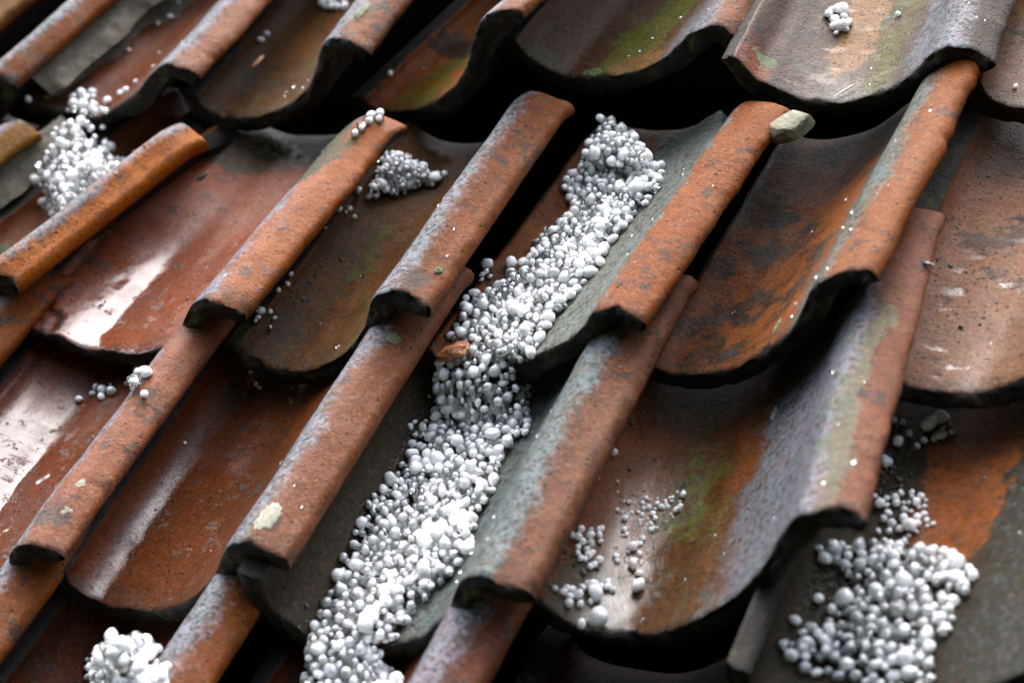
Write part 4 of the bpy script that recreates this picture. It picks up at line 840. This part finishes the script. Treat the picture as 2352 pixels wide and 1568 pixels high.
# shared meshes for the individual stones
MILK = [np_mesh('hailstone', SH3[i], F3, [ICE], np.zeros(len(F3))) for i in range(NSH)]
CLEAR = [np_mesh('hailstone', SH3[i], F3, [GLASS], np.zeros(len(F3))) for i in range(NSH)]
CORE = [np_mesh('milky_core', SH3[(i + 5) % NSH] * CR_(i) + np.array([.05, .04, .06]), F3, [ICE], np.zeros(len(F3))) for i in range(NSH)]
NAMED = dict(SINGLE_LABELS)
bulkV = []; bulkF = []; bulkM = []; off = 0
RM = np.array(ROOF)
for i, (x, y, z, a, pile) in enumerate(stones):
    rot = rand_rot(); k = int(shp[i]); clear = bool(kinds[i])
    flat = 0.6 if pile == 'single2' else 0.92
    if pile == 'single0': clear = False; k = 3
    if i in chosen or pile in ('single0', 'single2', 'single14'):
        ob = bpy.data.objects.new('hailstone', (CLEAR if clear else MILK)[k]); link(ob)
        M = np.eye(4); M[:3, :3] = np.diag([1, 1, flat]) @ rot * a * S; M[:3, 3] = (x * S, y * S, z * S)
        ob.matrix_world = Matrix((RM @ M).tolist())
        if clear:
            c = bpy.data.objects.new('milky_core', CORE[k]); link(c, ob)
        if pile in NAMED: tag(ob, NAMED[pile], 'hailstone', 'loose hailstones on the tiles')
        elif pile.startswith('single'):
            row = SINGLES[int(pile[6:])][0][0]
            nm = {'U': 'lying loose on the top course', 'L': 'lying loose on the lower course', 'M': 'lying loose on the middle course', 'K': 'lying loose on the bottom course'}[row]
            tag(ob, ('clear' if clear else 'milky white') + ' hailstone ' + nm, 'hailstone', 'loose %s hail %s' % ('clear' if clear else 'milky', nm))
        else:
            lab, g = PN[pile]
            tag(ob, ('clear glassy' if clear else 'milky white') + ' hailstone ' + lab, 'hailstone', ('clear ' if clear else 'milky ') + g)
    else:
        V = (SH2[k] @ (np.diag([1, 1, flat]) @ rot).T) * a * S + np.array([x, y, z]) * S
        bulkV.append(V); bulkF.append(F2 + off); bulkM.append(np.full(len(F2), 1 if clear else 0)); off += len(V2)
        if clear:
            V = ((SH2[(k + 5) % NSH] * CR_(k)) @ rot.T) * a * S + np.array([x, y, z]) * S
            bulkV.append(V); bulkF.append(F2 + off); bulkM.append(np.zeros(len(F2))); off += len(V2)
for V in SLV: bulkV.append(V)
bulkF += [f + off for f in SLF]; bulkM += [np.zeros(len(f)) for f in SLF]
me = np_mesh('small_hail', np.concatenate(bulkV), np.concatenate(bulkF), [ICE, GLASS], np.concatenate(bulkM))
ob = bpy.data.objects.new('small_hail', me); link(ob); ob.matrix_world = ROOF.copy()
tag(ob, 'mass of small white hail filling the drifts and heaps on the roof tiles', 'hail', kind='stuff')
# ---------------------------------------------------------------- mortar, lichen, moss, grit and loose bits
def chunk(seed, sub=2, amp=0.35, sc=(1, 1, 1), freq=1.3):
    V, F = (V2, F2) if sub == 2 else (V3, F3)
    sv = Vector((seed * 2.3, seed, 0))
    d = np.array([fbm(Vector(v) + sv, 4, freq) for v in V])
    return V * (1 + amp * d)[:, None] * np.array(sc), F
MORTAR = rough_material('old_mortar', (.10, .08, .052), (.14, .12, .08), (.02, .02, .013), 9, .004, .9, .15)
LICH = rough_material('pale_lichen', (.27, .27, .19), (.34, .33, .25), (.12, .13, .07), 16, .003, .9, .1)
LICHG = rough_material('green_lichen', (.10, .13, .06), (.16, .18, .09), (.03, .045, .02), 20, .004, .9, .1)
MOSS = rough_material('dark_moss', (.020, .028, .008), (.05, .065, .012), (.09, .11, .02), 22, .004, .95, .1)
GRIT = rough_material('wet_grit', (.014, .012, .009), (.05, .038, .022), (.16, .12, .06), 10, .003, .5, .9)
CLAY = rough_material('raw_clay', (.42, .13, .035), (.30, .085, .025), (.50, .30, .10), 10, .004, .6, .8)
STONE = rough_material('sandy_mortar', (.20, .18, .11), (.07, .062, .025), (.035, .035, .014), 5, .003, .85, .3)
STRAW = rough_material('dry_straw', (.60, .48, .33), (.66, .55, .40), (.45, .34, .2), 10, .001, .6, .2)

LICHENS = [('Lb', 0.061, 0.145, 0.045, 0.085, LICH, 1, 'lichen_patch'),
 ('La', 0.115, 0.339, 0.022, 0.05, LICH, 2, 'lichen_patch'),
 ('La', 0.129, 0.214, 0.035, 0.045, LICH, 3, 'lichen_patch'),
 ('Ue', -0.651, 0.03, 0.05, 0.035, LICHG, 5, 'lichen_patch'),
 ('Uf', -0.83, 0.128, 0.055, 0.06, LICHG, 6, 'lichen_patch'),
 ('Mc', 0.153, 0.207, 0.018, 0.022, LICHG, 7, 'lichen_patch'),
 ('Ma', -0.805, 0.411, 0.04, 0.04, LICHG, 8, 'lichen_patch'),
 ('Uc', 0.044, 0.245, 0.02, 0.08, LICHG, 9, 'lichen_patch'),
 ('Lb', 0.103, 1.184, 0.03, 0.03, LICHG, 10, 'lichen_patch'),
 ('Ld', -0.486, 1.054, 0.02, 0.05, LICH, 11, 'lichen_patch'),
 ('Me', -0.362, 0.146, 0.015, 0.05, LICHG, 12, 'lichen_patch'),
 ('Mb', -0.24, 0.937, 0.03, 0.07, LICHG, 13, 'lichen_patch')]
GRITS = [(1.172, 0.638, 1.209, 0.267, 0.035, 70, 0.004, 0.013, 'Mc'), (1.185, 0.704, 1.185, 0.599, 0.06, 30, 0.004, 0.012, 'Mc'), (2.083, -0.065, 2.08, -0.517, 0.06, 900, 0.004, 0.011, 'Lc'), (2.08, -0.535, 2.086, -0.906, 0.06, 900, 0.004, 0.011, 'Lc'), (2.096, -1.286, 2.096, -1.526, 0.05, 60, 0.004, 0.012, 'Lc'), (2.992, -0.07, 3.0, -0.288, 0.03, 26, 0.004, 0.012, 'Ld'), (3.01, -0.391, 3.009, -0.524, 0.03, 18, 0.004, 0.012, 'Ld'), (3.98, -0.87, 4.013, -1.201, 0.12, 300, 0.004, 0.011, 'Le'), (4.015, -0.286, 4.097, -0.536, 0.05, 120, 0.004, 0.014, 'Le'), (1.152, -0.044, 1.214, 0.169, 0.02, 40, 0.004, 0.014, 'La'), (2.052, 0.02, 2.16, 0.034, 0.03, 30, 0.005, 0.016, 'Md'), (4.004, 0.595, 4.142, 0.108, 0.12, 22, 0.004, 0.012, 'Mf'), (-0.054, 0.71, -0.025, 0.065, 0.6, 45, 0.003, 0.009, 'Mb'), (3.036, -0.986, 3.07, -1.212, 0.05, 80, 0.005, 0.016, 'Ld')]
MOSSES = [(1.002, 0.192, 1.004, 0.181, 0.015, 16, 0.006, 0.016, 'Lb'), (1.027, -0.086, 1.042, -0.107, 0.01, 8, 0.008, 0.016, 'Lb'), (0.317, 1.476, 0.684, 1.46, 0.03, 110, 0.006, 0.02, 'Mb'), (0.034, 0.7, 0.006, 0.578, 0.01, 16, 0.004, 0.01, 'Mb'), (2.535, -0.819, 2.533, -1.17, 0.008, 40, 0.004, 0.01, 'Lc'), (2.503, 0.377, 2.473, -0.054, 0.008, 26, 0.004, 0.01, 'Md'), (3.047, -1.101, 3.043, -1.002, 0.02, 40, 0.006, 0.014, 'Ld'), (-0.498, 1.467, 0.2, 0.921, 0.02, 30, 0.005, 0.014, 'Ma')]

LOOSE = [
 ('mortar_fragment', 'cream sandy wedge of mortar wedged against an orange roll, top right', 'mortar', 3.36, 1.15, -0.252, (.085, .068, .050), STONE, 3, .75, .16),
 ('broken_clay', 'raw orange lump of broken clay at the left lip of the hail-filled tile', 'clay lump', 2.235, -0.09, -0.31, (.07, .04, .025), CLAY, 5, .3, .45),
 ('clay_shard', 'small red clay shard lying in the dark speckled tile', 'clay shard', 0.275, 1.86, -0.355, (.014, .05, .010), CLAY, 9, -.25, .15),
 ('straw', 'short pale straw lying on the lip of the tile with the puddle', 'straw', 3.50, 1.42, -0.318, (.005, .055, .004), STRAW, 4, -.75, .1),
 ('debris_flake', 'black curled flake of debris on the salmon tile near the orange roll', 'debris', 0.36, 1.04, -0.36, (.012, .035, .010), GRIT, 12, -.5, .5),
 ('debris_flake', 'tiny dark flake on the tan tile near the right edge', 'debris', 4.19, 0.235, -0.135, (.028, .008, .006), GRIT, 13, -.2, .5),
]

def mesh_obj(name, V, F, mat, parent=None):
    me = np_mesh(name, V, F, [mat], np.zeros(len(F)))
    o = bpy.data.objects.new(name, me); link(o, parent); return o

# mortar packed along the right side of a roll, as a part of that tile
def mortar_strip(key, y0, y1, seed):
    o = TILES[key]; xe = o['np'][-1, 0]; ze = o['np'][-1, 1]
    V = []; F = []; n = 120; m = 10
    for i in range(n):
        y = y0 + (y1 - y0) * i / (n - 1)
        wdt = 0.045 + 0.035 * fbm(Vector((y, seed, 0)), 3, 4); tp = min(1, i / 6, (n - 1 - i) / 6)
        for j in range(m):
            t = j / (m - 1)
            x = xe - 0.09 + (0.09 + wdt * tp) * t
            z = ze - 0.085 - 0.115 * t ** 1.3 + 0.014 * fbm(Vector((x, y * .6, seed)), 4, 9.0) - o['sl'] * y
            V.append((x * S, y * S, z * S))
    for i in range(n - 1):
        for j in range(m - 1):
            a = i * m + j; F += [(a, a + 1, a + m + 1), (a, a + m + 1, a + m)]
    k = len(V); V += [(x, y, z - 0.03) for x, y, z in V]
    F += [(a + k, c + k, b + k) for a, b, c in F[:]]
    mesh_obj('mortar_bed', np.array(V), np.array(F), MORTAR, o['ob'])
mortar_strip('Ua', 0.15, 1.5, 2.0)
mortar_strip('Mz', 0.10, 1.5, 5.0)

# lichen rosettes: thin raised crusts that follow the tile
def lichen(key, x, y, rx, ry, mat, seed, name='lichen_patch', thick=.005):
    n, m = 48, 10; V = []; F = []
    V.append(tuple(tile_point(key, x, y, thick * 1.2)))
    for j in range(1, m + 1):
        for i in range(n):
            a = 2 * math.pi * i / n
            k = 1 + 0.34 * fbm(Vector((math.cos(a) * 1.3, math.sin(a) * 1.3, seed)), 5, 2.2)
            f = j / m; px_ = x + rx * k * f * math.cos(a); py_ = y + ry * k * f * math.sin(a)
            lift = (thick * (1 - f ** 3) + 0.006 * max(0, fbm(Vector((px_, py_, seed)), 3, 40.0)) * (1 - f)) if j < m else -0.014
            V.append(tuple(tile_point(key, px_, max(0.004, py_), lift)))
    for i in range(n): F.append((0, 1 + i, 1 + (i + 1) % n))
    for j in range(m - 1):
        for i in range(n):
            a = 1 + j * n + i; b = 1 + j * n + (i + 1) % n
            F += [(a, a + n, b + n), (a, b + n, b)]
    mesh_obj(name, np.array(V), np.array(F), mat, TILES[key]['ob'])
for args in LICHENS: lichen(*args)

# clumps of crumbs (moss or grit) lying on the tiles
def crumbs(name, label, cat, rows, spots, mat, seed):
    r = np.random.default_rng(seed); Vs = []; Fs = []; off = 0
    for (x0, y0, x1, y1, wid, cnt, amin, amax, key) in spots:
        for _ in range(cnt):
            t = r.random(); s_ = r.normal() * wid
            dx, dy = x1 - x0, y1 - y0; L_ = math.hypot(dx, dy) + 1e-6
            x = x0 + dx * t - dy / L_ * s_; y = y0 + dy * t + dx / L_ * s_
            h = float(surf(key, np.array(x), np.array(y)))
            if h < -5: continue
            a = amin + (amax - amin) * r.random() ** 2
            V, F = chunk(r.random() * 90, 2, .5, (1, r.uniform(.6, 1), r.uniform(.35, .8)), 1.6)
            an = r.random() * 6.28; R2 = np.array([[math.cos(an), -math.sin(an), 0], [math.sin(an), math.cos(an), 0], [0, 0, 1]])
            Vs.append((V @ R2.T * a + np.array([x, y, h + a * 0.1])) * S); Fs.append(F + off); off += len(V)
    me = np_mesh(name, np.concatenate(Vs), np.concatenate(Fs), [mat], np.zeros(sum(len(f) for f in Fs)))
    o = bpy.data.objects.new(name, me); link(o); o.matrix_world = ROOF.copy()
    tag(o, label, cat, kind='stuff'); return o
crumbs('grit', 'dark wet grit and crumbs washed down beside the rolls', 'grit', 'MLK', GRITS, GRIT, 5)
crumbs('moss', 'small green moss crumbs on the edges of the tiles', 'moss', 'MLK', MOSSES, MOSS, 6)

def loose(name, label, cat, r_, c_, n_, sc, mat, seed, rot=0.0, amp=.35, parent=None):
    V, F = chunk(seed, 3, amp, sc)
    if 'mortar' in cat:                                 # a broken piece: plane fractures, rough skin
        r = np.random.default_rng(seed); U_ = V / np.array(sc)
        for _ in range(9):
            a = r.normal(size=3); a /= np.linalg.norm(a); lim = r.uniform(.42, .75)
            U_ = U_ - a * (np.maximum(U_ @ a - lim, 0) * 0.97)[:, None]
        V = U_ * np.array(sc) * 1.35
    me = np_mesh(name, V * S, F, [mat], np.zeros(len(F)))
    me.polygons.foreach_set('use_smooth', np.zeros(len(F), bool))
    o = bpy.data.objects.new(name, me); link(o)
    o.matrix_world = ROOF @ Matrix.Translation((r_ * S, c_ * S, n_ * S)) @ Matrix.Rotation(rot, 4, 'Z')
    return tag(o, label, cat)
for args in LOOSE: loose(*args)

# beads of rain standing on the clay
def droplets():
    r = np.random.default_rng(11); Vs = []; Fs = []; off = 0
    keep = V2[:, 2] > -0.35
    for key in [k for k in TILES if k[0] in 'UML' and TILES[k].get('vis', True)]:
        o = TILES[key]; pr = o['np']
        for _ in range(32):
            x = r.uniform(pr[3, 0], pr[-4, 0]); y = r.uniform(.03, 1.2)
            rr_ = o['r'] + x * math.cos(o['psi']) + y * math.sin(o['psi']); cc = o['c'] - x * math.sin(o['psi']) + y * math.cos(o['psi'])
            a = 0.003 + 0.008 * r.random() ** 3; z = interp(x, pr[:, 0], pr[:, 1]) - o['sl'] * y
            k = int(r.integers(0, NSH))
            Vs.append((SH2[k] * np.array([1, 1.15, .55]) * a + np.array([rr_, cc, z + a * .15])) * S); Fs.append(F2 + off); off += len(V2)
    me = np_mesh('water_droplets', np.concatenate(Vs), np.concatenate(Fs), [GLASS], np.zeros(sum(len(f) for f in Fs)))
    o = bpy.data.objects.new('water_droplets', me); link(o); o.matrix_world = ROOF.copy()
    tag(o, 'tiny beads of rain and meltwater standing on the wet clay', 'water', kind='stuff')
droplets()
